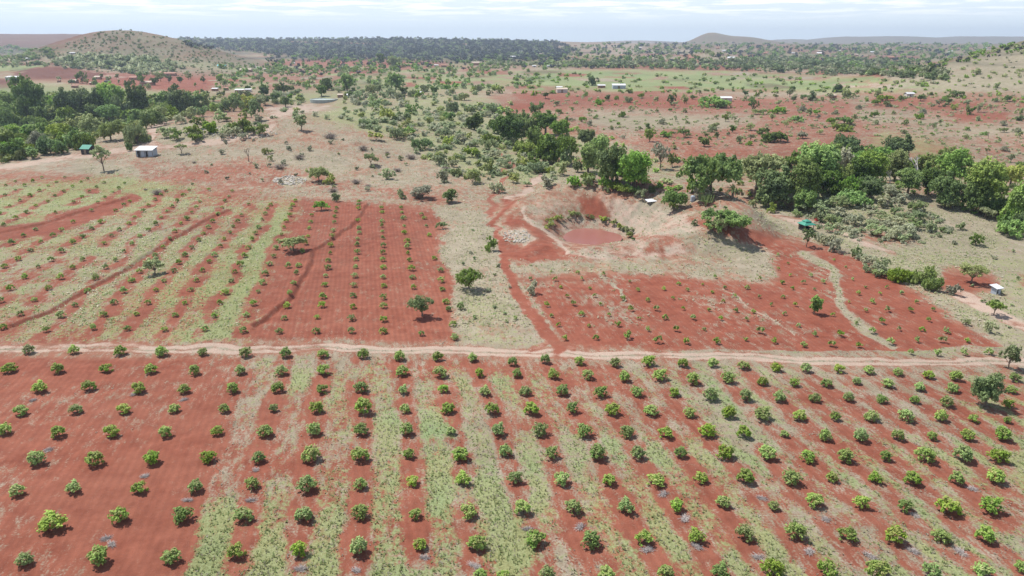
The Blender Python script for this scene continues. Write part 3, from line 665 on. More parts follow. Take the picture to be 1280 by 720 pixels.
# muddy water of the pond
m, nt, N = newmat('muddy_water')
o = N('ShaderNodeOutputMaterial'); b = N('ShaderNodeBsdfPrincipled', Roughness=.25)
b.inputs['Base Color'].default_value = (.27, .108, .088, 1)
no = N('ShaderNodeTexNoise', Scale=1.5); bp = N('ShaderNodeBump', Strength=.08); nt.links.new(no.outputs[0], bp.inputs['Height']); nt.links.new(bp.outputs[0], b.inputs['Normal'])
nt.links.new(b.outputs[0], o.inputs[0])
mb = MB(); vs = []
for k in range(48):
    t = k / 48 * 2 * math.pi; r = 1 + .05 * math.sin(3 * t + 1) + .04 * math.sin(5 * t)
    vs.append((bx0 - .3 + 6.6 * r * math.cos(t), by0 + 9.2 * r * math.sin(t), -3.02))
mb.add(vs + [(bx0 - .3, by0, -3.02)], [(k, (k + 1) % 48, 48) for k in range(48)])
tag(link('pond_water', mb.mesh('pond_water', m)), kind='structure', label='shallow red muddy water in the dug pond')

# ------------------------------------------------------------------ camera, sun, sky, air
cam = bpy.data.cameras.new('camera'); co = link('camera', cam)
cam.sensor_width = 36; cam.lens = FPX / 1280 * 36; cam.clip_end = 60000; cam.clip_start = .5
co.location = (0, 0, CH); co.rotation_euler = (math.pi / 2 - PITCH, 0, 0); scene.camera = co
EL, AZ = math.radians(60), math.atan2(-.85, .5)         # sun stands to the left and beyond; azimuth from +Y towards +X
sd = (math.sin(AZ) * math.cos(EL), math.cos(AZ) * math.cos(EL), math.sin(EL))
sl = bpy.data.lights.new('sun', 'SUN'); sl.energy = 4.9; sl.angle = math.radians(.55); sl.color = (1, .965, .91)
so = link('sun', sl)
import mathutils
so.rotation_euler = mathutils.Vector(sd).to_track_quat('Z', 'Y').to_euler()
w = bpy.data.worlds.new('World'); scene.world = w; w.use_nodes = True
nt = w.node_tree; nt.nodes.clear()
sky = nt.nodes.new('ShaderNodeTexSky'); sky.sky_type = 'NISHITA'; sky.sun_disc = False
sky.sun_elevation = EL; sky.sun_rotation = AZ; sky.air_density = 1.0; sky.dust_density = 1.2; sky.altitude = 1000
bg = nt.nodes.new('ShaderNodeBackground'); bg.inputs[1].default_value = .12
tc = nt.nodes.new('ShaderNodeTexCoord')
sep = nt.nodes.new('ShaderNodeSeparateXYZ'); nt.links.new(tc.outputs['Generated'], sep.inputs[0])
zd = mathn(nt, 'MAXIMUM', sep.outputs[2], .0)
zq = mathn(nt, 'ADD', zd, .03)
cb = nt.nodes.new('ShaderNodeCombineXYZ')
nt.links.new(mathn(nt, 'DIVIDE', sep.outputs[0], zq), cb.inputs[0]); nt.links.new(mathn(nt, 'DIVIDE', sep.outputs[1], zq), cb.inputs[1])
cn = nt.nodes.new('ShaderNodeTexNoise'); cn.inputs['Scale'].default_value = .85; cn.inputs['Detail'].default_value = 9; cn.inputs['Roughness'].default_value = .6
nt.links.new(cb.outputs[0], cn.inputs['Vector'])
cf = mathn(nt, 'MULTIPLY', mathn(nt, 'SUBTRACT', cn.outputs[0], .47), 8.0, clamp=True)
up = mathn(nt, 'MULTIPLY', mathn(nt, 'SUBTRACT', zd, .022), 45.0, clamp=True)
hz = mathn(nt, 'SUBTRACT', 1.0, mathn(nt, 'MULTIPLY', mathn(nt, 'SUBTRACT', zd, .07), 4.0, clamp=True), clamp=True)
cf = mathn(nt, 'MULTIPLY', mathn(nt, 'MULTIPLY', cf, up), mathn(nt, 'MULTIPLY_ADD', hz, .7, .3))
skyc = mixc(nt, mathn(nt, 'MULTIPLY', hz, 1.0), sky.outputs[0], (6.1, 6.9, 7.5))
skyc = mixc(nt, cf, skyc, (9.2, 9.2, 9.1))
nt.links.new(skyc, bg.inputs[0])
wo = nt.nodes.new('ShaderNodeOutputWorld'); nt.links.new(bg.outputs[0], wo.inputs[0])
# air
HZ = 1
if HZ:
    m, nt, N = newmat('air')
    o = N('ShaderNodeOutputMaterial'); pv = N('ShaderNodeVolumePrincipled', Density=.00012, Anisotropy=.3)
    pv.inputs['Color'].default_value = (.72, .84, 1, 1)
    nt.links.new(pv.outputs[0], o.inputs['Volume'])
    mb = MB(); mb.box(-9600, -90, -18, 9600, 9500, 170)
    tag(link('haze', mb.mesh('haze', m)), kind='stuff', label='thin blue haze over the far plain', cat='haze')
scene.view_settings.view_transform = 'Standard'; scene.view_settings.look = 'None'; scene.view_settings.gamma = 1
scene.view_settings.exposure = 0.33
scene.cycles.use_denoising = True
scene.cycles.max_bounces = 5; scene.cycles.diffuse_bounces = 2; scene.cycles.glossy_bounces = 2; scene.cycles.transmission_bounces = 3; scene.cycles.volume_bounces = 0
print('ground done', time.time() - T0)

# ------------------------------------------------------------------ foliage meshes
def unit(v): return v / (np.linalg.norm(v, axis=-1, keepdims=True) + 1e-9)
def leaves(r, C, rad, per, size, up=.35, squash=1.0, elong=1.7, out=.8):
    """leaf quads round clump centres C; returns vertices (4 per leaf)"""
    C = np.repeat(np.asarray(C, float), per, 0); rad = np.repeat(np.broadcast_to(rad, (len(C) // per,)), per)
    n = len(C)
    d = unit(r.normal(size=(n, 3)))
    P = C + d * (rad * r.uniform(.35, 1.0, n) ** .6)[:, None] * np.array([1, 1, squash])
    nor = unit(d * out + r.normal(size=(n, 3)) * .55 + np.array([0, 0, up]))
    t = unit(np.cross(nor, r.normal(size=(n, 3)))); b = np.cross(nor, t)
    s = size * r.uniform(.65, 1.3, n)[:, None]
    V = np.stack([P - t * s * elong * .5, P + b * s * .45, P + t * s * elong * .5, P - b * s * .45], 1)
    return V.reshape(-1, 3)
def qf(n): return np.arange(n * 4, dtype=np.int32).reshape(-1, 4)
def leafmesh(name, V, mats, mi=None):
    V = np.array(V); return mesh_np(name, V, qf(len(V) // 4), mats, mi)

def bush_mesh(seed, nclump=44, per=17, size=.17, lo=.12):
    r = np.random.default_rng(seed)
    d = unit(r.normal(size=(nclump, 3))); d[:, 2] = np.abs(d[:, 2]) * 1.25 - .22
    rad = r.uniform(.55, .95, nclump)
    C = d * rad[:, None] * np.array([.9, .9, .86]); C[:, 2] += .58
    lob = unit(r.normal(size=(3, 3))) * .22
    C += lob[r.integers(0, 3, nclump)] * np.array([1, 1, .5])
    C[:, 2] = np.maximum(C[:, 2], lo)
    V = leaves(r, C, r.uniform(.17, .30, nclump), per, size, up=.9)
    top = C[:, 2] > np.quantile(C[:, 2], .55)
    fl = top & (r.random(nclump) < .55)
    mi = np.repeat(fl, per) & (r.random(nclump * per) < .8)
    return leafmesh('bush_foliage', V, [M['leaf'], M['flush']], mi.astype(np.int32))
def bush_stem(seed, h=.9):
    r = random.Random(seed); mb = MB()
    mb.tube([(0, 0, -.1), (.02, 0, .2), (0, .02, .5)], [.05, .045, .03], 5)
    for k in range(4):
        a = k * 1.57 + r.random(); mb.tube([(0, 0, .2), (.2 * math.cos(a), .2 * math.sin(a), .5), (.42 * math.cos(a), .42 * math.sin(a), h)], [.03, .022, .01], 4)
    return mb.mesh('bush_stem', M['bark'])

def round_crown(seed, mat, lobes=9, clumps=15, per=15, size=.10, flat=.8, gaps=.0, spread_=.56, name='crown'):
    """crown of several leafy lobes; unit radius, centred at z = 0"""
    r = np.random.default_rng(seed)
    L = unit(r.normal(size=(lobes, 3))) * r.uniform(.35, 1, lobes)[:, None] ** .5 * spread_
    L[:, 2] *= flat; L[0] *= .2
    if name == 'crown' and gaps == 0: L[1:1 + lobes // 3, 2] = -.42; L[1:1 + lobes // 3, :2] *= .8
    lr = r.uniform(.26, .44, lobes)
    Cs = []
    for c, q in zip(L, lr):
        d = unit(r.normal(size=(clumps, 3))); d[:, 2] = np.where(d[:, 2] < -.3, -d[:, 2], d[:, 2])
        Cs.append(c + d * q * r.uniform(.6, 1.05, clumps)[:, None])
    C = np.concatenate(Cs)
    C = C[r.random(len(C)) > gaps]
    return leafmesh(name, leaves(r, C, r.uniform(.07, .15, len(C)), per, size, up=.9), [mat]), L
def flat_crown(seed, mat, plates=7, clumps=20, per=13, size=.085, thick=.12, name='crown'):
    """flat-topped thorn tree crown, unit radius, centred at z = 0"""
    r = np.random.default_rng(seed); Cs = []; L = []
    for k in range(plates):
        a = k * 2.4 + r.uniform(-.4, .4); q = 0 if k == 0 else r.uniform(.35, .68)
        c = np.array([math.cos(a) * q, math.sin(a) * q, r.uniform(-.14, .12) - .22 * q * q]); L.append(c)
        pr = r.uniform(.28, .44)
        t = r.uniform(0, 2 * math.pi, clumps); rr_ = pr * np.sqrt(r.random(clumps))
        Cs.append(np.stack([c[0] + rr_ * np.cos(t), c[1] + rr_ * np.sin(t), c[2] + r.normal(0, thick * .35, clumps) - .5 * (rr_ ** 2)], 1))
    C = np.concatenate(Cs)
    return leafmesh(name, leaves(r, C, r.uniform(.05, .11, len(C)), per, size, up=1.2, squash=.6, out=.3), [mat]), np.array(L)
def trunk_mesh(seed, L, base=-1.3, mat='bark', r0=.07, fork=.45, n=6, lean=0):
    r = random.Random(seed); mb = MB()
    fz = base + (0 - base) * fork
    f = (lean * .5, r.uniform(-.04, .04), fz)
    mb.tube([(0, 0, base - .12), (lean * .2, 0, (base + fz) / 2), f], [r0 * 1.25, r0, r0 * .85], n)
    for c in L:
        mid = ((f[0] + c[0]) / 2 + r.uniform(-.05, .05), (f[1] + c[1]) / 2 + r.uniform(-.05, .05), fz + (c[2] - fz) * .6)
        mb.tube([f, mid, tuple(c)], [r0 * .6, r0 * .4, r0 * .14], max(4, n - 2))
    return mb.mesh('trunk', M[mat])
def twig_mesh(seed, n=55, h=1.0, mat='twig', spread_=1.0, rad=.012):
    r = random.Random(seed); mb = MB()
    for k in range(n):
        a = r.uniform(0, 6.283); q = r.uniform(.15, 1) * spread_; hh = h * r.uniform(.4, 1) * (1.1 - .45 * q)
        x0, y0 = .12 * math.cos(a), .12 * math.sin(a)
        m_ = (q * .5 * math.cos(a) + r.uniform(-.1, .1), q * .5 * math.sin(a) + r.uniform(-.1, .1), hh * .62)
        e = (q * math.cos(a + r.uniform(-.3, .3)), q * math.sin(a + r.uniform(-.3, .3)), hh)
        mb.tube([(x0, y0, -.05), m_, e], [rad * 1.5, rad, rad * .4], 3)
        e2 = (m_[0] + r.uniform(-.3, .3), m_[1] + r.uniform(-.3, .3), m_[2] + r.uniform(0, .3))
        mb.tube([m_, e2], [rad, rad * .4], 3)
    return mb.mesh('twigs', M[mat])
def snag_mesh(seed, mat='palewood'):
    r = random.Random(seed); mb = MB()
    def br(p, d, l, w, k):
        e = tuple(p[i] + d[i] * l for i in range(3)); mb.tube([p, e], [w, w * .6], 5)
        if k == 0: return
        for j in range(3):
            nd = np.array(d) + np.array([r.uniform(-.8, .8), r.uniform(-.8, .8), r.uniform(-.1, .5)]); nd = nd / np.linalg.norm(nd)
            br(e, tuple(nd), l * .68, w * .6, k - 1)
    br((0, 0, -.1), (.05, 0, 1), .7, .06, 3)
    return mb.mesh('dead_tree', M[mat])
def palm_crown(seed, n=26):
    r = np.random.default_rng(seed); V = []
    for k in range(n):
        a = r.uniform(0, 6.283); el = r.uniform(-.1, 1.35); l = r.uniform(.8, 1.05); p = np.zeros(3); d = np.array([math.cos(a) * math.cos(el), math.sin(a) * math.cos(el), math.sin(el)])
        sd_ = np.array([-math.sin(a), math.cos(a), 0])
        for j in range(6):
            q = p + d * l / 6; wj = .085 * (1 - abs(j - 2) / 6)
            V += [p - sd_ * wj, q - sd_ * wj * .9, q, p]
            V += [p + sd_ * wj - [0, 0, .02], p, q, q + sd_ * wj * .9 - [0, 0, .02]]
            p = q; d = d + np.array([0, 0, -.26]); d = d / np.linalg.norm(d)
    return leafmesh('fronds', np.array(V), [M['olive']])
def candelabra(seed):
    r = random.Random(seed); mb = MB()
    mb.tube([(0, 0, -.1), (0, 0, .5)], [.07, .06], 6)
    for k in range(26):
        a = r.uniform(0, 6.283); q = r.uniform(.1, .55)
        mb.tube([(0, 0, .2 + r.random() * .25), (q * .8 * math.cos(a), q * .8 * math.sin(a), .42), (q * math.cos(a), q * math.sin(a), r.uniform(.8, 1.15))], [.035, .045, .028], 5)
    return mb.mesh('stems', M['blue'])
print('protos', time.time() - T0)

ORD = ['first', 'second', 'third', 'fourth', 'fifth', 'sixth', 'seventh', 'eighth', 'ninth', 'tenth', 'eleventh', 'twelfth', 'thirteenth', 'fourteenth', 'fifteenth', 'sixteenth', 'seventeenth', 'eighteenth', 'nineteenth', 'twentieth']
def ordw(i):
    """i from 0"""
    if i < 20: return ORD[i]
    tens = {2: 'twenty', 3: 'thirty', 4: 'forty'}[(i + 1) // 10]; u_ = (i + 1) % 10
    return (tens[:-1] + 'ieth') if u_ == 0 else tens + '-' + ORD[u_ - 1]

# ------------------------------------------------------------------ orchard bushes, front plot
BF = [bush_mesh(100 + i) for i in range(7)]; BS = [bush_stem(i) for i in range(3)]
def rows_of(pts_px, y_first, nrows):
    """group survey points into rows across the picture: returns list of lists of indices"""
    pass
near_px = np.array([(a[0], a[1]) for a in near])
# place every bush on the planting grid so that its row below the track can be named
def survey_rows(P):
    """rows are chains of neighbours running across the picture"""
    left_ = set(range(len(P))); rows = []
    X_, Y_, _ = NEAR[:, 0], NEAR[:, 1], 0
    return rows
rng2 = np.random.default_rng(12)
ga = math.radians(11.3)
def column_index(B, step=4.62):
    c = B[:, 0] * math.cos(ga) + B[:, 1] * math.sin(ga)
    return c
cN = column_index(NEAR)
# split columns: sort by the across-row coordinate and cut at gaps
def cluster(c, gap):
    o = np.argsort(c); lab = np.zeros(len(c), int); k = 0
    for a, b in zip(o[:-1], o[1:]):
        if c[b] - c[a] > gap: k += 1
        lab[b] = k
    return lab
labN = cluster(cN, 1.25)
print('columns', labN.max() + 1, 'of', len(cN))
def hue_word(i): return ['bright green', 'yellow-tipped green', 'fresh green', 'dense green'][i % 4]
def plant_bush(B, i, name, label, group, foliage_set, stems, scale=1.0, zs=1.0):
    x_, y_, z_, R_ = B[i]
    e = link(name, None, None, (x_, y_, float(Hg(np.array([x_]), np.array([y_]))[0])), rng2.uniform(0, 6.28))
    s = R_ * 1.07 * scale * rng2.uniform(.9, 1.08)
    e.scale = (s * rng2.uniform(.92, 1.1), s * rng2.uniform(.92, 1.1), s * rng2.uniform(.92, 1.12) * zs)
    link('foliage', foliage_set[rng2.integers(len(foliage_set))], e)
    if stems: link('stem', stems[rng2.integers(len(stems))], e)
    tag(e, label, 'bush', group); return e
ncol = labN.max() + 1
for c in range(ncol):
    mem = np.nonzero(labN == c)[0]; mem = mem[np.argsort(-NEAR[mem, 1])]
    for k, i in enumerate(mem):
        lab = f'leafy green orchard bush, {ordw(k)} below the dirt track in {ordw(c)} front-plot row from left'
        plant_bush(NEAR, i, 'orchard_bush', lab, 'orchard bushes in rows on the front plot', BF, BS)
# left plot: smaller, seen from farther
BF2 = [bush_mesh(140 + i, 22, 12, .23) for i in range(5)]
cL = column_index(LEFT); labL = cluster(cL, .9)
print('left columns', labL.max() + 1)
def green_zone(i): return cover_at(LEFT[i:i+1, 0], LEFT[i:i+1, 1], 'till')[0] > .75
mem_by = {}
for i in range(len(LEFT)): mem_by.setdefault(int(labL[i]), []).append(i)
for c, mem in mem_by.items():
    mem.sort(key=lambda i: LEFT[i, 1])
    for k, i in enumerate(mem):
        soil_ = 'red tilled soil' if green_zone(i) else 'striped grass'
        lab = f'small green bush on {soil_}, {ordw(k)} behind the track in {ordw(c)} row from left'
        plant_bush(LEFT, i, 'young_bush', lab, 'young bushes in rows on the plot behind the track', BF2, None, .85)
# right plot: sparse seedlings
BF3 = [bush_mesh(180 + i, 12, 11, .30, .2) for i in range(4)]; 
cR = RIGHT[:, 0] * math.cos(math.radians(33)) * 0 + RIGHT[:, 1]
ordr = np.argsort(-RIGHT[:, 1])
# bands of distance name the seedling
band = np.digitize(RIGHT[:, 1], np.quantile(RIGHT[:, 1], np.arange(1, 10) / 10))
for bnd in range(10):
    mem = np.nonzero(band == bnd)[0]; mem = mem[np.argsort(RIGHT[mem, 0] / RIGHT[mem, 1])]
    for k, i in enumerate(mem):
        lab = f'tiny seedling on red right plot, {ordw(k)} from left in {ordw(bnd)} band from track'
        plant_bush(RIGHT, i, 'seedling', lab, 'seedlings on the red plot beside the pond', BF3, None, 1.3, 1.2)
print('bushes placed', time.time() - T0)

# ------------------------------------------------------------------ trees
PROTO = {}
def proto(kind, lod=0):
    key = (kind, lod)
    if key in PROTO: return PROTO[key]
    res = []
    nv = 3
    for v in range(nv):
        sd_ = hash_kind(kind) * 10 + v + lod * 1000
        mat = M[kind.split('_')[0]]
        if kind.endswith('_flat'):
            a = [(11, 26, 20, .06), (8, 15, 13, .10), (5, 7, 8, .2)][lod]
            cr, L = flat_crown(sd_, mat, *a)
            res.append((cr, trunk_mesh(sd_, L[:6], -1.0, r0=.05, fork=.35, n=6 - lod)))
        elif kind.endswith('_round'):
            a = [(19, 20, 24, .062), (12, 12, 15, .115), (6, 7, 8, .27)][lod]
            cr, L = round_crown(sd_, mat, *a, flat=.75)
            res.append((cr, trunk_mesh(sd_, L[:6], -1.15, r0=.065, fork=.5, n=6 - lod)))
        elif kind.endswith('_open'):
            a = [(15, 16, 22, .064), (10, 10, 15, .115), (5, 7, 8, .26)][lod]
            cr, L = round_crown(sd_, mat, *a, flat=.6, gaps=.12, spread_=.78)
            res.append((cr, trunk_mesh(sd_, L, -1.25, r0=.055, fork=.4, n=6 - lod)))
        elif kind.endswith('_shrub'):
            a = [(10, 16, 20, .07), (7, 9, 13, .125), (4, 6, 8, .28)][lod]
            cr, L = round_crown(sd_, mat, *a, flat=.55, gaps=.1, spread_=.7)
            res.append((cr, trunk_mesh(sd_, L[:5], -.6, r0=.03, fork=.1, n=4)))
    PROTO[key] = res
    return res
def hash_kind(k): return sum(ord(c) * (i + 3) for i, c in enumerate(k)) % 997
BASE = {'flat': 1.0, 'round': 1.15, 'open': 1.25, 'shrub': .6}
HALF = {'flat': .27, 'round': .68, 'open': .6, 'shrub': .55}
def place_tree(cx, cy, w, kind, label, cat='tree', name=None, group=None, hgt=None, trunkpx=None, nstuff=None):
    """cx,cy = crown centre in the survey, w = crown width there; hgt = crown height over width; trunkpx = drop from crown centre to the foot"""
    sh = kind.split('_')[1]
    hf = hgt if hgt else None
    px_, py_ = cx, cy
    lod = 0 if w > 26 else (1 if w > 9 else 2)
    cr, tr = proto(kind, lod)[rng2.integers(3)]
    # foot of the tree
    foot = cy + (trunkpx if trunkpx is not None else w * {'flat': .42, 'round': .52, 'open': .58, 'shrub': .26}[sh])
    x_, y_, z_, s, ok = cast(cx, foot)
    x_, y_, z_ = x_[0], y_[0], z_[0]
    R_ = w / 2 * s[0] / FPX * 1.1
    drop = (foot - cy) * s[0] / FPX                     # height of the crown centre over the foot
    e = link(name or {'tree': 'tree', 'shrub': 'shrub'}.get(cat, cat), None, None, (x_, y_, z_), rng2.uniform(0, 6.28))
    zc = drop / BASE[sh]
    crz = R_ * hf / HALF[sh] if hf else R_
    # crown and trunk carry their own scales under the tree
    c = link('crown', cr, e, (0, 0, drop), 0, (R_, R_, crz))
    t = link('trunk', tr, e, (0, 0, drop), 0, (R_, R_, drop / BASE[sh]))
    tag(e, label, cat, group)
    return e
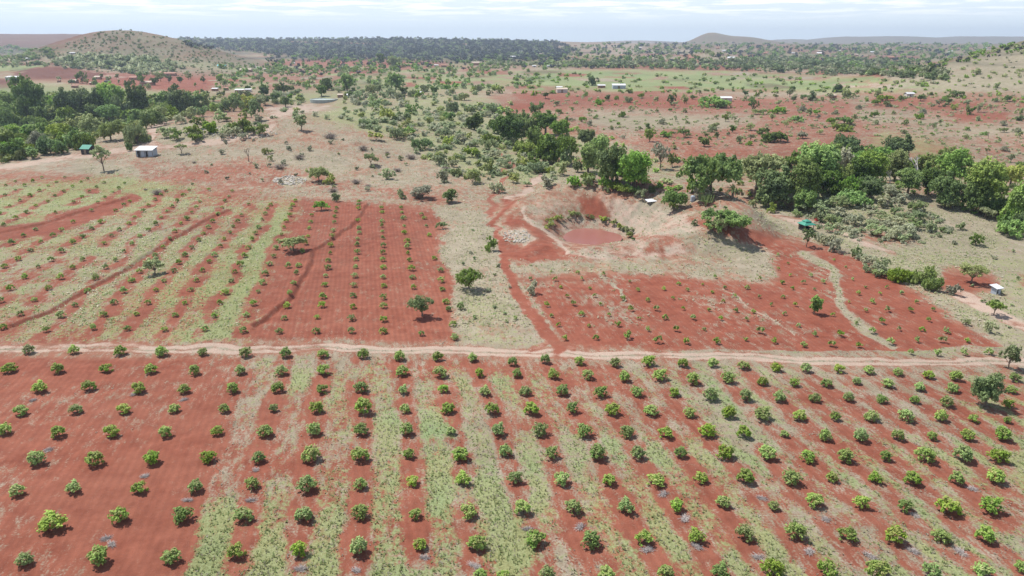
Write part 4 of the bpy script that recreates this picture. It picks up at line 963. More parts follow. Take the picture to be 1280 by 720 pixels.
# (crown x, crown y, crown width, kind, label, [height ratio], [drop])
TREES = [
 (1231,481,42,'blue_round','large round dark tree shading the front plot near its right edge',.85,27),
 (1260,444,26,'blue_open','dark tree at the right end of the dirt track',.8,17),
 (528,379,31,'blue_open','olive green tree on red soil just behind the track',.6,17),
 (586,348,34,'dark_open','dark green spreading tree on the dry strip beside the tilled plot',.55,14),
 (194,331,26,'olive_open','leaning olive tree among grassy rows of the left plot',.6,12),
 (367,298,34,'olive_flat','feathery flat-topped thorn tree within the tilled rows',.3,16),
 (402,254,19,'mid_flat','small pale green tree at top edge of the tilled plot',.45,9),
 (1017,379,22,'mid_round','neat ball-shaped green tree alone on the red right plot',.9,14),
 (1008,293,18,'dark_open','small dark tree below the green-roofed hut',.75,16),
 (1214,337,31,'olive_open','thick-trunked spreading tree on bare red patch near white-roofed hut',.5,17),
 (1242,378,22,'mid_flat','slim green tree below the white-roofed hut',.5,16),
 (130,192,24,'olive_open','leaning bushy tree between the black hut and the metal shed',.6,22),
 (227,182,15,'yellow_flat','thin yellow-green umbrella tree right of the metal shed',.3,10),
 (377,152,20,'olive_open','dark low tree on the pale brown hilltop',.5,11),
 (399,213,28,'olive_flat','broad pale thorn tree above the white rubble patch',.45,14),
 (464,195,20,'olive_flat','yellowish thorn tree alone on the brown hilltop',.45,12),
 (420,246,12,'blue_round','blue-green sapling above the tilled rows',.9,6),
 (888,205,72,'dark_flat','huge spreading dark green acacia left of the tall pale acacia',.55,38),
 (945,202,68,'olive_flat','tall light acacia with bare trunks right of the huge dark one',.45,38),
 (907,267,60,'mid_flat','wide light green umbrella tree over red soil above the pond bank',.35,20),
 (898,280,17,'olive_open','grey-green tree in front of the wide umbrella tree',.9,14),
 (842,243,30,'mid_flat','pale feathery tree just below the river trees',.6,20),
 (840,257,18,'bright_shrub','low green tree at the top of the pond bank',.7,8),
 (655,182,34,'bright_flat','light green flat-topped tree at left of the river wood',.4,12),
 (679,192,38,'mid_flat','low wide pale tree below the river wood',.4,12),
 (765,203,48,'dark_round','deep green tree in the middle of the thick river clump',.9,28),
 (792,208,50,'mid_round','big deep green tree at right end of the thick river clump',.85,26),
 (735,195,36,'bright_round','fresh green tree at left of the thick river clump',.85,20),
 (748,181,28,'mid_round','green tree behind the thick river clump',.8,16),
 (695,178,52,'dark_flat','dark olive spreading tree in the river wood',.6,26),
 (668,172,28,'bright_round','bright green round tree in the river wood',.9,15),
 (636,160,46,'dark_round','dark tree with deep shade at the left of the river wood',.8,24),
 (655,148,44,'mid_flat','wide green tree at the top of the river wood',.6,22),
 (618,155,22,'bright_round','bright green tree beside the dark domed tree',.9,11),
 (593,152,28,'dark_round','dark domed tree at the upper end of the river wood',.7,10),
 (671,138,20,'dark_open','dark green tree standing over the river wood on red ground',.8,12),
 (707,196,24,'blue_round','dark rounded tree below the dark olive tree',.8,12),
 (722,206,18,'olive_round','small grey-green tree in front of the river clump',.8,9),
 (815,236,12,'dark_round','small dark round bush at the foot of the river clump',1.0,5),
 (825,190,22,'grey_open','thin grey half-bare tree between the river clump and the huge acacia',.9,22),
 (840,199,16,'bright_open','fresh green tree behind the huge acacia, left side',.8,10),
 (967,232,62,'dark_round','broad dark olive tree right of the pale acacia',.75,26),
 (1003,222,52,'bright_round','large bright green tree in the right river wood',.85,30),
 (1022,200,58,'mid_round','large green tree behind the bright one in the right wood',.8,32),
 (1058,177,46,'dark_flat','dark green tree at the far tip of the right wood',.6,18),
 (1045,184,34,'bright_flat','bright flat tree beside the dark tip of the right wood',.5,16),
 (1021,239,20,'bright_shrub','low bright bush under the right river wood',.6,8),
 (1053,200,26,'grey_round','pale half-bare tree within the right wood',1.0,18),
 (1054,217,28,'bright_round','yellow-green tree at the middle of the right wood',.9,16),
 (1074,212,36,'dark_round','dark tree behind the white snag in the right wood',.8,20),
 (1092,190,54,'mid_flat','wide flat-topped tree along the back of the right wood',.45,26),
 (1120,186,46,'dark_round','dark dense tree at the back of the right wood',.75,24),
 (1088,207,44,'mid_round','rounded green tree in front of the flat-topped one',.8,22),
 (1118,206,40,'olive_round','grey-green tree beside the bleached tree of the right wood',.8,20),
 (1172,192,56,'bright_flat','bright wide crown at the back of the right wood',.45,28),
 (1190,206,44,'mid_round','round green tree right of the bleached tree',.75,26),
 (1160,222,38,'dark_round','dark tree behind the bare slope, right wood',.9,22),
 (1180,236,44,'dark_round','dark tree with black shade at the edge of the bare slope',.9,22),
 (1188,252,22,'olive_flat','small pale umbrella tree before the right wood',.5,10),
 (1225,224,56,'bright_round','tall bright green tree at right end of the wood',.8,40),
 (1215,243,46,'dark_round','dark round tree under the tall bright one',.85,22),
 (1262,216,32,'yellow_round','yellow-green tree behind the wood at the right edge',.75,18),
 (1273,250,46,'mid_round','deep green tree at the right edge of the picture',1.1,30),
 (1246,240,26,'bright_round','light green tree between the dark tree and the right edge',.9,16),
 (1231,261,26,'olive_flat','leaning pale umbrella tree on the dry slope below the wood',.45,12),
 (1125,340,30,'bright_flat','left part of the bright spreading thicket beside the red plot',.75,12),
 (1150,338,36,'bright_flat','middle of the bright spreading thicket beside the red plot',.7,14),
 (1165,350,28,'bright_flat','right end of the bright spreading thicket beside the red plot',.7,12),
 (38,122,48,'dark_round','tallest broad tree of the left valley, under the ploughed field',1.05,26),
 (10,145,34,'mid_round','green tree at the left edge of the valley',.8,16),
 (52,142,26,'dark_round','dark tree at the foot of the tallest broad tree',.9,11),
 (78,118,30,'mid_flat','flat green tree between the two dark valley groups',.5,16),
 (85,128,34,'dark_round','dark shady tree at middle of the left valley',1.0,17),
 (104,124,28,'blue_round','dark tree below the village huts',1.0,18),
 (122,126,32,'dark_round','wide dark tree under the village huts',.9,18),
 (141,120,38,'mid_round','big green tree under the black village hut',.9,22),
 (147,133,18,'blue_round','slim dark cypress-like tree in the left valley',1.6,14),
 (176,124,34,'dark_round','dark tree at centre of the valley tree belt',.95,18),
 (205,125,26,'mid_round','green tree on the valley tree belt below the red yard',.8,13),
 (226,125,36,'blue_round','dark blue-green tree at right of the valley tree belt',.75,15),
 (243,125,26,'dark_round','last dark tree of the valley tree belt',.8,12),
 (257,125,18,'bright_open','small yellowish tree ending the valley tree belt',.9,9),
 (117,139,20,'bright_round','lime green cone-shaped tree in the left valley',1.0,9),
 (84,144,26,'bright_round','lime green round tree left of the cone-shaped one',.9,10),
 (139,157,34,'bright_flat','yellow-green umbrella tree above the black hut',.6,19),
 (172,165,32,'olive_flat','pale bare-trunked umbrella tree behind the metal shed',.8,14),
 (110,158,38,'olive_shrub','grey-green dense shrub mass in the left valley',.6,12),
 (75,166,34,'bright_shrub','bright green shrub mass above the black hut',.55,10),
 (50,178,30,'grey_round','grey-green rounded tree left of the black hut',.8,10),
 (320,137,20,'blue_open','dark lone tree by the white hilltop rubble',.9,14),
 (264,158,22,'bright_round','fresh green bush on the pale rubble ground',.8,8),
 (302,154,26,'bright_flat','green spreading bush right of the pale rubble',.7,10),
 (410,104,18,'dark_round','dark green tree behind the water tank, left one',.9,9),
 (434,101,24,'mid_round','large green tree behind the water tank',.85,12),
 (495,100,24,'mid_round','green tree left of the green field',.85,12),
 (355,108,26,'bright_flat','light green flat tree behind the hilltop',.5,10),
 (330,112,16,'dark_round','dark round tree behind the hilltop',.9,8),
 (476,72,16,'dark_round','dark tree standing against the far wood',.8,7),
 (493,77,24,'olive_round','olive tree pair against the far wood',.6,7),
 (740,100,16,'dark_round','dark tree on the edge of the green field',.8,7),
 (893,124,38,'mid_flat','green flat-topped tree before the purple-white roof',.35,10),
 (839,125,12,'dark_open','twin dark trees on the red plain',.9,7),
 (856,124,10,'olive_open','dark small tree right of the twin dark trees',.9,6),
 (810,156,9,'dark_round','small dark-topped tree on the red plain above the river',.8,5),
 (812,167,16,'bright_open','light green tree right below the dark-topped small tree',.8,10),
 (833,166,16,'mid_flat','low green umbrella with black shade on the red plain',.5,5),
 (855,164,16,'mid_flat','neat green umbrella tree on the red plain above the huge acacia',.5,8),
 (880,175,17,'bright_round','round bright tree directly above the huge acacia',.75,8),
 (890,160,13,'olive_flat','pale round tree with dark shade, red plain centre',.6,5),
 (916,160,9,'dark_round','small ball tree on the red plain',.9,6),
 (907,147,10,'bright_open','lime green small tree on the red plain',.7,5),
 (938,156,12,'olive_flat','thin pale umbrella tree on the red plain',.4,7),
 (953,162,20,'bright_flat','wide bright umbrella tree on the red plain',.4,6),
 (924,174,10,'olive_round','small olive tree beside the wide bright umbrella',.8,6),
 (942,131,12,'dark_open','dark tree left of the red gully',.8,6),
 (954,138,10,'olive_flat','dark flat tree by the red gully',.5,5),
 (972,136,20,'mid_flat','broad dark-shaded umbrella pair on the plain',.45,6),
 (996,147,18,'mid_flat','fresh umbrella tree with thick shade on the plain',.4,5),
 (1012,139,9,'olive_round','small olive tree on the red clearing',.8,6),
 (1055,149,24,'mid_flat','upper bright spreading umbrella above the right wood',.35,6),
 (1053,158,30,'bright_flat','lower bright spreading umbrella above the right wood',.35,6),
 (968,168,34,'dark_flat','dark spreading tree at the left of the plain path',.45,9),
 (1003,167,16,'grey_flat','grey thin umbrella beside the plain path',.4,6),
 (1045,110,16,'dark_round','dark round tree at the edge of the grey field',.8,5),
 (1058,116,14,'olive_round','olive tree right below the grey field',.8,5),
 (1015,120,16,'blue_round','dark cluster tree by the small flat roof',.8,6),
 (989,111,11,'dark_round','dark tree in the bright green field',.8,4),
 (1107,121,20,'bright_flat','bright flat tree left of the white-roofed hut on the plain',.4,5),
 (1192,134,10,'yellow_shrub','yellow bush on the right red slope',.8,3),
 (1212,139,12,'dark_open','dark small tree on the right red slope',.8,5),
 (1274,148,10,'blue_round','blue-green bush at the right edge of the slope',.9,3),
 (1197,116,18,'mid_flat','dark low tree on the rocky slope',.4,5),
 (1246,107,9,'olive_round','dark bush on the pale right hill',.9,3),
 (1220,90,14,'olive_shrub','scrubby bush high on the pale right hill',.5,3),
]
for a in TREES:
    cat = 'bush' if 'bush' in a[4] or 'shrub' in a[4] or 'thicket' in a[4] else 'tree'
    place_tree(a[0], a[1], a[2], a[3], a[4], cat, 'large_bush' if cat == 'bush' else {'flat': 'thorn_tree', 'round': 'leafy_tree', 'open': 'spreading_tree', 'shrub': 'leafy_tree'}[a[3].split('_')[1]], None, a[5], a[6])
print('trees', len(TREES), time.time() - T0)

# shrubs: (x, y, width, kind, label, height ratio)
SHR = [
 (163,186,9,'dark_shrub','dark upright shrub left of the metal shed',1.6),
 (1192,364,20,'grey_shrub','grey-green shrub beside the footpath below the spreading tree',.7),
 (1236,411,20,'olive_shrub','pale shrub beside the footpath near the right edge',.8),
 (1207,402,14,'olive_shrub','low green shrub at the border of the red plot',.45),
 (1219,301,20,'bright_shrub','round fresh shrub alone on the dry slope',.7),
 (1161,285,18,'olive_shrub','left one of two dark shrubs on the dry slope',.9),
 (1176,287,12,'dark_shrub','right one of two dark shrubs on the dry slope',.6),
 (1200,283,15,'olive_shrub','pale green shrub right of the two dark shrubs',.6),
 (965,262,17,'bright_shrub','bright green round shrub above the hut with green roof',.75),
 (613,309,20,'bright_shrub','bright green bush on the left of the red side track',1.0),
 (667,363,18,'grey_shrub','grey-green feathery shrub at the corner of the red plot',1.1),
 (411,225,20,'yellow_shrub','yellow-green bush beside the broad pale thorn tree',.6),
 (528,180,28,'dark_shrub','dark green rounded bush on top of the brown hill',.6),
 (560,178,18,'yellow_shrub','yellow bush on the scrubby hillside',.8),
 (559,245,30,'bright_shrub','lime green bush above the dry strip',.5),
 (528,239,34,'grey_shrub','wide grey-green bush above the tilled plot, right side',.4),
 (556,222,22,'grey_shrub','grey-green shrub left of the rough side path',.8),
 (590,222,28,'olive_shrub','wide green shrub left of the side path',.6),
 (613,211,22,'yellow_shrub','yellow-green shrub beside the side path',.9),
 (590,190,24,'bright_shrub','green shrub on the scrubby hillside near the side path',.6),
 (486,217,26,'olive_shrub','olive grey shrub below the lone yellowish thorn tree',.5),
 (502,244,16,'olive_shrub','small pale shrub at upper border of the tilled plot',.8),
 (470,170,22,'yellow_shrub','low yellow bush on the hilltop edge',.4),
 (332,190,10,'yellow_shrub','thin yellow shrub on the bare hilltop',1.0),
 (1010,230,22,'olive_shrub','pale bush under the right wood',.5),
 (803,243,17,'olive_shrub','olive bush at the head of the pond bank',.7),
 (924,278,15,'dark_shrub','dark bush under the wide umbrella tree',.5),
 (942,256,14,'olive_shrub','green shrub right of the wide umbrella tree',.9),
 (866,234,22,'bright_shrub','fresh green bush below the huge acacia',.8),
 (880,238,28,'grey_shrub','grey bush beneath the huge acacia',.7),
 (869,279,12,'olive_shrub','small olive shrub on the red strip',.8),
 (719,228,22,'mid_shrub','green shrub above the red cut of the pond',.8),
 (703,212,26,'olive_shrub','light green shrub above the pond, upper left',.7),
 (737,228,22,'olive_shrub','pale shrub above the pond next to the slope',.7),
 (760,238,12,'olive_shrub','small shrub at the brink of the pond slope',.8),
 (682,228,22,'grey_shrub','grey shrub left above the pond',.7),
 (784,288,17,'olive_shrub','green bush at the right shore of the pond',.55),
 (791,299,7,'dark_shrub','small dark bush just right of the pond',.6),
 (553,282,16,'blue_shrub','spiky blue-green plant at the right border of tilled plot',.5),
]
for a in SHR:
    place_tree(a[0], a[1], a[2], a[3], a[4], 'shrub', 'shrub', None, a[5])
# ring of reeds and bushes round the pond
ring = []
for k in range(30):
    t = math.radians(-55 + k * 7.2)
    ring.append((t, 1.0))
for k, (t, q) in enumerate(ring):
    a_ = t + math.pi * .35
    rx, ry = 9.6, 12.6
    x_, y_ = bx0 - .5 + rx * math.cos(a_) * rng2.uniform(.95, 1.05), by0 + ry * math.sin(a_) * rng2.uniform(.96, 1.04)
    zz = float(Hg(np.array([x_]), np.array([y_]))[0])
    kd = ['yellow_shrub', 'softg_shrub', 'yellow_shrub', 'olive_shrub'][k % 4]
    if k % 7 in (2, 5) or k > 24: continue
    cr, tr = proto(kd, 1)[k % 3]
    R_ = rng2.uniform(.7, 1.45)
    e = link('shore_bush', None, None, (x_, y_, zz), rng2.uniform(0, 6.28))
    link('crown', cr, e, (0, 0, R_ * .55), 0, (R_, R_, R_ * .85)); link('trunk', tr, e, (0, 0, R_ * .55), 0, R_)
    tag(e, 'yellowish low bush in the ring growing round the muddy pond', 'bush', 'bushes in a ring round the pond')
# dead grey thornbushes
TW = [twig_mesh(i, 70, .8, 'twig', 1.0, .018) for i in range(3)]
DEAD = [(197,238,24,'purplish leafless thornbush at the upper edge of the left plot'),(374,194,22,'grey leafless bush below the dark hilltop tree'),(350,206,24,'grey dead bush on the left of the bare hilltop'),(412,168,26,'widest grey dead bush of the hilltop'),(445,225,22,'dark grey dead bush left of the olive shrub'),(497,211,18,'small grey dead bush near the yellowish thorn tree'),(514,194,24,'grey dead bush below the dark rounded bush'),(454,183,22,'grey dead bush above the yellowish thorn tree'),(523,241,30,'wide grey bush above tilled rows'),(558,209,20,'grey dead bush left of the scrubby shrubs'),(417,236,20,'flat grey dead bush under the yellow bush'),(460,231,14,'pale dead bush above the tilled rows'),(182,236,9,'thin dead shrub at the upper edge of the left plot'),(243,202,10,'small grey dead bush right of the metal shed'),(484,190,12,'tiny dead bush on the bare hilltop'),(718,196,20,'grey leafless bush in front of the river wood')]
for a in DEAD:
    x_, y_, z_, s, ok = cast(a[0], a[1] + a[2] * .2); R_ = a[2] / 2 * s[0] / FPX
    e = link('dead_bush', TW[rng2.integers(3)], None, (x_[0], y_[0], z_[0]), rng2.uniform(0, 6.28), (R_, R_, R_ * .8)); tag(e, a[3], 'dead bush')
PILE = [(205,305,0,440),(830,268,0,440),(1150,300,0,440),(300,615,0,440),(905,100,0,576),(660,490,0,576),(700,525,0,576),(1175,250,0,576),(320,60,256,576),(600,680,256,576),(945,690,256,576),(285,250,256,576),(95,610,512,576),(1070,415,512,576),(410,660,512,576),(740,430,512,576),(310,210,768,576),(440,365,768,576),(515,540,768,576),(210,560,768,576),(895,605,768,576),(1220,570,768,576),(920,235,768,576),(600,345,1024,576),(590,570,1024,576),(315,595,1024,576),(880,570,1024,576),(960,180,1024,576),(45,370,1024,576)]
M['litter'] = simple('grey_dry_cuttings', (.40, .355, .33), .95, .25, 6)
TP = [twig_mesh(50 + i, 90, .28, 'litter', 1.0, .02) for i in range(3)]
for k, (a, b_, ox, oy) in enumerate(PILE):
    x_, y_, z_, s, ok = cast(ox + a / 5, oy + b_ / 5)
    j = int(np.argmin((NEAR[:, 0] - x_[0]) ** 2 + (NEAR[:, 1] - y_[0]) ** 2))
    e = link('cuttings_heap', TP[k % 3], None, (x_[0], y_[0], z_[0]), rng2.uniform(0, 6.28), (rng2.uniform(.6, 1.0), rng2.uniform(.45, .7), .6))
    tag(e, f'grey heap of dry cuttings in {ordw(int(labN[j]))} front-plot row from left, spot {ordw(k)}' if False else 'flat grey heap of dry cuttings lying between the orchard bushes', 'cuttings', 'heaps of dry cuttings in the front plot')
SN = [snag_mesh(i) for i in range(2)]; SN2 = snag_mesh(9, 'bark')
for (px_, py_, hp, md, lab) in [(1112,232,22,SN[0],'white dead snag before the right river wood'),(1145,232,40,SN[1],'bleached bare tree within the right river wood'),(311,202,18,SN2,'bare dark snag on the hilltop'),(1268,278,12,SN[0],'small bare snag by the right edge'),(951,276,12,SN2,'thin dead tree right of the wide umbrella tree'),(1235,174,9,SN2,'thin dead tree on the right slope')]:
    x_, y_, z_, s, ok = cast(px_, py_); h_ = hp * s[0] / FPX
    tag(link('dead_tree', md, None, (x_[0], y_[0], z_[0]), rng2.uniform(0, 6.28), h_ / 1.7), lab, 'dead tree')
# palm and candelabra plant
x_, y_, z_, s, ok = cast(915, 248); u_ = s[0] / FPX
e = link('palm', None, None, (x_[0], y_[0], z_[0])); link('crown', palm_crown(3, 34), e, (0, 0, 11 * u_), 0, 12 * u_)
mb = MB(); mb.tube([(0, 0, -.3), (.1, 0, 5 * u_), (0, 0, 11 * u_)], [.35, .28, .22], 7); link('trunk', mb.mesh('trunk', M['bark']), e)
tag(e, 'shaggy wild date palm at the foot of the huge acacia', 'palm')
x_, y_, z_, s, ok = cast(882, 257); u_ = s[0] / FPX
tag(link('candelabra_cactus', candelabra(4), None, (x_[0], y_[0], z_[0]), 0, (19 * u_, 19 * u_, 13 * u_)), 'clump of upright green succulent stems above the wide umbrella tree', 'succulent')
print('shrubs', time.time() - T0)

# ------------------------------------------------------------------ scattered trees and shrubs of the slopes and plain
def in_poly(px_, py_, P):
    ins = np.zeros(px_.shape, bool); n = len(P)
    for i in range(n):
        x0, y0 = P[i]; x1, y1 = P[(i + 1) % n]
        ins ^= ((y0 > py_) != (y1 > py_)) & (px_ < (x1 - x0) * (py_ - y0) / (y1 - y0 + 1e-9) + x0)
    return ins
taken = [(a[0], a[1], a[2]) for a in TREES] + [(a[0], a[1], a[2]) for a in SHR]
def spots(P, n, sep, r):
    """n scattered survey points in polygon P, kept sep(y) apart"""
    P = np.array(P, float); out = []; tries = 0
    while len(out) < n and tries < n * 40:
        tries += 1
        a, b = r.uniform(P[:, 0].min(), P[:, 0].max()), r.uniform(P[:, 1].min(), P[:, 1].max())
        if not in_poly(np.array([a]), np.array([b]), P)[0]: continue
        if any((a - c) ** 2 + (2.2 * (b - d)) ** 2 < sep ** 2 for c, d in out): continue
        out.append((a, b))
    return out
def scatter(P, n, sep, kinds, wr, hr, name, cat, label, group, seed):
    r = np.random.default_rng(seed); S = spots(P, n, sep, r)
    for a, b in S:
        if any(abs(a - c) < w_ * .45 and abs(b - d) < w_ * .35 for c, d, w_ in taken): continue
        if abs(a - 405) < 28 and -14 < b - 128 < 16: continue
        kd = kinds[r.integers(len(kinds))]; w_ = r.uniform(*wr) * (.55 + .45 * (b - 50) / (P[0][1] - 50) if False else 1)
        place_tree(a, b, w_, kd, label, cat, name, group, r.uniform(*hr))
PLAIN = [(690, 122), (1090, 120), (1280, 124), (1280, 215), (1200, 190), (1130, 165), (1030, 165), (990, 195), (930, 180), (830, 185), (760, 165), (700, 145)]
scatter(PLAIN, 110, 13, ['olive_flat', 'olive_open', 'grey_flat', 'mid_flat', 'olive_shrub'], (6, 12), (.4, .8), 'plain_tree', 'tree', 'small thorn tree scattered over the red plain beyond the river trees', 'thorn trees on the red plain', 21)
scatter([(640, 112), (1090, 114), (1280, 118), (1280, 128), (1000, 126), (700, 122)], 40, 11, ['mid_flat', 'dark_round', 'olive_open', 'bright_flat'], (6, 11), (.5, .8), 'plain_tree', 'tree', 'small tree on the border between green fields and red plain', 'trees between the fields and the red plain', 22)
scatter([(430, 118), (600, 120), (650, 150), (700, 210), (660, 235), (600, 235), (540, 190), (450, 150)], 52, 15, ['softg_shrub', 'soft_shrub', 'mid_shrub', 'softg_flat', 'yellow_shrub', 'soft_shrub'], (11, 24), (.45, .8), 'hillside_shrub', 'shrub', 'grey-green shrub in the scrub of the central hillside', 'shrubs on the central hillside', 23)
scatter([(200, 152), (330, 140), (345, 155), (320, 168), (250, 176), (205, 176)], 26, 11, ['softg_shrub', 'soft_shrub', 'bright_shrub'], (12, 24), (.45, .7), 'hilltop_shrub', 'shrub', 'grey-green shrub on the pale rubble of the left hilltop', 'shrubs on the rubble hilltop', 24)
scatter([(0, 148), (100, 146), (200, 135), (280, 128), (330, 128), (200, 150), (130, 168), (85, 185), (0, 196)], 80, 12, ['bright_shrub', 'mid_shrub', 'bright_flat', 'mid_round', 'olive_shrub', 'yellow_shrub', 'dark_shrub'], (16, 32), (.5, .8), 'valley_bush', 'bush', 'lush green bush in the thick growth of the left valley', 'bushes filling the left valley', 25)
scatter([(270, 118), (430, 108), (640, 108), (600, 120), (430, 120), (300, 132)], 45, 12, ['mid_round', 'bright_shrub', 'olive_shrub', 'dark_round', 'olive_flat'], (9, 18), (.55, .85), 'field_tree', 'tree', 'green tree behind the hilltop, before the far fields', 'trees behind the hilltop', 26)
scatter([(990, 240), (1090, 225), (1150, 250), (1190, 285), (1120, 300), (1040, 290), (985, 270)], 36, 15, ['soft_shrub', 'softg_shrub', 'soft_shrub', 'softg_shrub'], (14, 28), (.4, .6), 'slope_shrub', 'shrub', 'grey-green scrub bush on the dry slope below the right wood', 'scrub on the dry right slope', 27)
scatter([(1020, 292), (1110, 335), (1100, 345), (1015, 303)], 12, 8, ['soft_shrub', 'softg_shrub'], (14, 24), (.6, .9), 'border_shrub', 'shrub', 'feathery grey-green shrub along the upper border of the red plot', 'shrubs along the upper border of the red plot', 28)
scatter([(600, 165), (690, 195), (800, 240), (760, 232), (700, 210), (640, 195)], 16, 14, ['olive_shrub', 'mid_shrub', 'bright_flat'], (14, 26), (.5, .8), 'river_shrub', 'shrub', 'pale green shrub along the near edge of the river wood', 'shrubs along the river wood', 29)
scatter([(950, 225), (1010, 250), (1180, 225), (1280, 290), (1280, 235), (1180, 200), (1000, 190)], 46, 17, ['dark_round', 'mid_round', 'dark_flat', 'mid_flat'], (26, 42), (.5, .7), 'wood_tree', 'tree', 'tree closing the ranks of the right river wood', 'trees filling the right river wood', 30)
scatter([(600, 140), (660, 135), (760, 175), (810, 200), (790, 225), (700, 195), (620, 165)], 24, 17, ['dark_round', 'mid_round'], (26, 40), (.5, .7), 'wood_tree', 'tree', 'tree closing the ranks of the left river wood', 'trees filling the left river wood', 31)
scatter([(0, 118), (60, 118), (260, 118), (265, 132), (120, 140), (0, 135)], 26, 15, ['mid_flat', 'mid_round', 'dark_round', 'bright_round'], (20, 30), (.5, .7), 'belt_tree', 'tree', 'dark green tree in the belt of trees below the village', 'trees in the belt below the village', 32)
scatter([(570, 290), (600, 280), (640, 350), (660, 420), (590, 425), (580, 340)], 14, 14, ['soft_shrub', 'softg_shrub'], (5, 9), (.5, .8), 'strip_shrub', 'shrub', 'small grey-green tuft on the dry strip beside the side track', 'tufts on the dry strip', 33)
scatter([(1180, 300), (1280, 310), (1280, 420), (1240, 415), (1200, 385), (1120, 330)], 14, 18, ['soft_shrub', 'softg_shrub'], (5, 9), (.4, .7), 'slope_tuft', 'shrub', 'small tuft on the dry ground at the right', 'tufts on the dry right ground', 34)
scatter([(250, 180), (420, 165), (560, 215), (540, 250), (400, 235), (250, 225)], 34, 15, ['soft_shrub', 'olive_shrub', 'grey_shrub'], (4, 10), (.5, .9), 'hilltop_tuft', 'shrub', 'small dry shrub on the brown hilltop', 'dry shrubs on the brown hilltop', 35)
scatter([(60, 100), (150, 90), (270, 92), (330, 96), (330, 118), (262, 120), (180, 112), (90, 112)], 42, 10, ['mid_round', 'olive_open', 'dark_round', 'olive_shrub', 'dark_open'], (5, 13), (.6, .9), 'village_tree', 'tree', 'green tree standing among the village huts on red earth', 'trees among the village huts', 36)
print('scattered', time.time() - T0, len(bpy.data.objects))

# far bush and woods, too many to count
def far_stuff(name, P, n, kinds, wr, label, seed, low=False, sink=0):
    """one object of many far crowns"""
    r = np.random.default_rng(seed); P = np.array(P, float); pts = []
    while len(pts) < n:
        a = r.uniform(P[:, 0].min(), P[:, 0].max(), n * 2); b = r.uniform(P[:, 1].min(), P[:, 1].max(), n * 2)
        k = in_poly(a, b, P); pts += list(zip(a[k], b[k]))
    pts = np.array([p for p in pts if not (abs(p[0] - 405) < 26 and -14 < p[1] - 128 < 16)][:n]); n = len(pts); x_, y_, z_, s, ok = cast(pts[:, 0], pts[:, 1])
    Vs = []; mi = []; mats = [M[k] for k in kinds]
    pr = []
    for v in range(6):
        rr_ = np.random.default_rng(seed * 10 + v)
        d = unit(rr_.normal(size=(7, 3))) * [.6, .6, .35]
        pr.append(leaves(rr_, d, .33, 6 if not low else 4, .42, up=.6))
    for i in range(n):
        if not ok[i]: continue
        R_ = r.uniform(*wr) * s[i] / FPX / 2
        R_ = min(R_, 9)
        V = pr[r.integers(6)] * [R_, R_, R_ * r.uniform(.7, 1.1)] + [x_[i], y_[i], z_[i] + R_ * .5 - sink]
        Vs.append(V); mi.append(np.full(len(V) // 4, r.integers(len(kinds))))
    V = np.concatenate(Vs); o_ = link(name, leafmesh(name, V, mats, np.concatenate(mi)))
    tag(o_, label, 'vegetation', kind='stuff'); return o_
far_stuff('distant_woodland', [(215, 46), (500, 47), (690, 50), (720, 62), (700, 77), (560, 77), (400, 75), (330, 67), (240, 60)], 2600, ['far', 'far', 'far', 'blue'], (3, 9), 'far-off woodland along the horizon, cloud shadow put into its dark colour', 41, True)
far_stuff('distant_scrub', [(330, 66), (560, 78), (700, 62), (760, 54), (960, 54), (1280, 55), (1280, 64), (1180, 84), (1130, 96), (960, 84), (640, 88), (330, 96)], 1700, ['dark', 'olive', 'mid', 'far'], (3, 9), 'mixed trees and bushes of the far plain', 42)
far_stuff('distant_tree_belt', [(560, 78), (700, 80), (900, 78), (960, 72), (1100, 76), (1190, 92), (1180, 102), (1110, 96), (1000, 94), (900, 88), (760, 86), (640, 84)], 430, ['dark', 'blue', 'mid', 'olive'], (6, 17), 'belt of dense trees beyond the green fields', 43)
far_stuff('hill_scrub', [(50, 66), (90, 52), (130, 40), (160, 36), (200, 37), (250, 50), (330, 80), (330, 96), (215, 96), (110, 90), (70, 80)], 800, ['olive', 'dark', 'soft', 'olive'], (2, 4.5), 'thin thorn scrub on the round hill', 44)
far_stuff('hill_foot_scrub', [(65, 78), (110, 70), (190, 74), (230, 86), (190, 97), (140, 88), (80, 86)], 300, ['olive', 'dark', 'olive'], (6, 14), 'grey-green bush at the foot of the round hill', 45)
far_stuff('field_edge_bush', [(270, 84), (640, 84), (700, 98), (640, 112), (430, 114), (270, 112)], 330, ['olive', 'mid', 'softg', 'bright'], (5, 12), 'bushes between the far fields', 46)
far_stuff('field_bush', [(640, 92), (960, 94), (1180, 104), (1090, 118), (640, 118)], 230, ['mid', 'olive', 'dark'], (3, 8), 'bushes and crops in the far green fields', 47)
far_stuff('left_far_bush', [(-60, 58), (60, 60), (75, 70), (60, 84), (-60, 84)], 150, ['dark', 'mid', 'olive'], (5, 11), 'trees at the far left beyond the ploughed fields', 48)
far_stuff('right_hill_scrub', [(1100, 96), (1180, 82), (1280, 66), (1420, 60), (1420, 130), (1280, 130), (1100, 118)], 300, ['grey', 'olive', 'mid'], (3, 8), 'scrub scattered on the pale right hill', 49)
far_stuff('plain_scrub', [(680, 120), (1280, 120), (1280, 220), (1180, 185), (1020, 160), (960, 185), (820, 180), (700, 150)], 900, ['soft', 'olive', 'soft', 'softg'], (2.5, 6), 'low dry scrub over the red plain', 50)
far_stuff('hillside_undergrowth', [(340, 118), (600, 118), (660, 160), (700, 225), (560, 225), (500, 175), (420, 150), (340, 150)], 430, ['soft', 'softg', 'softg', 'yellow'], (6, 14), 'low undergrowth of the central hillside', 51)
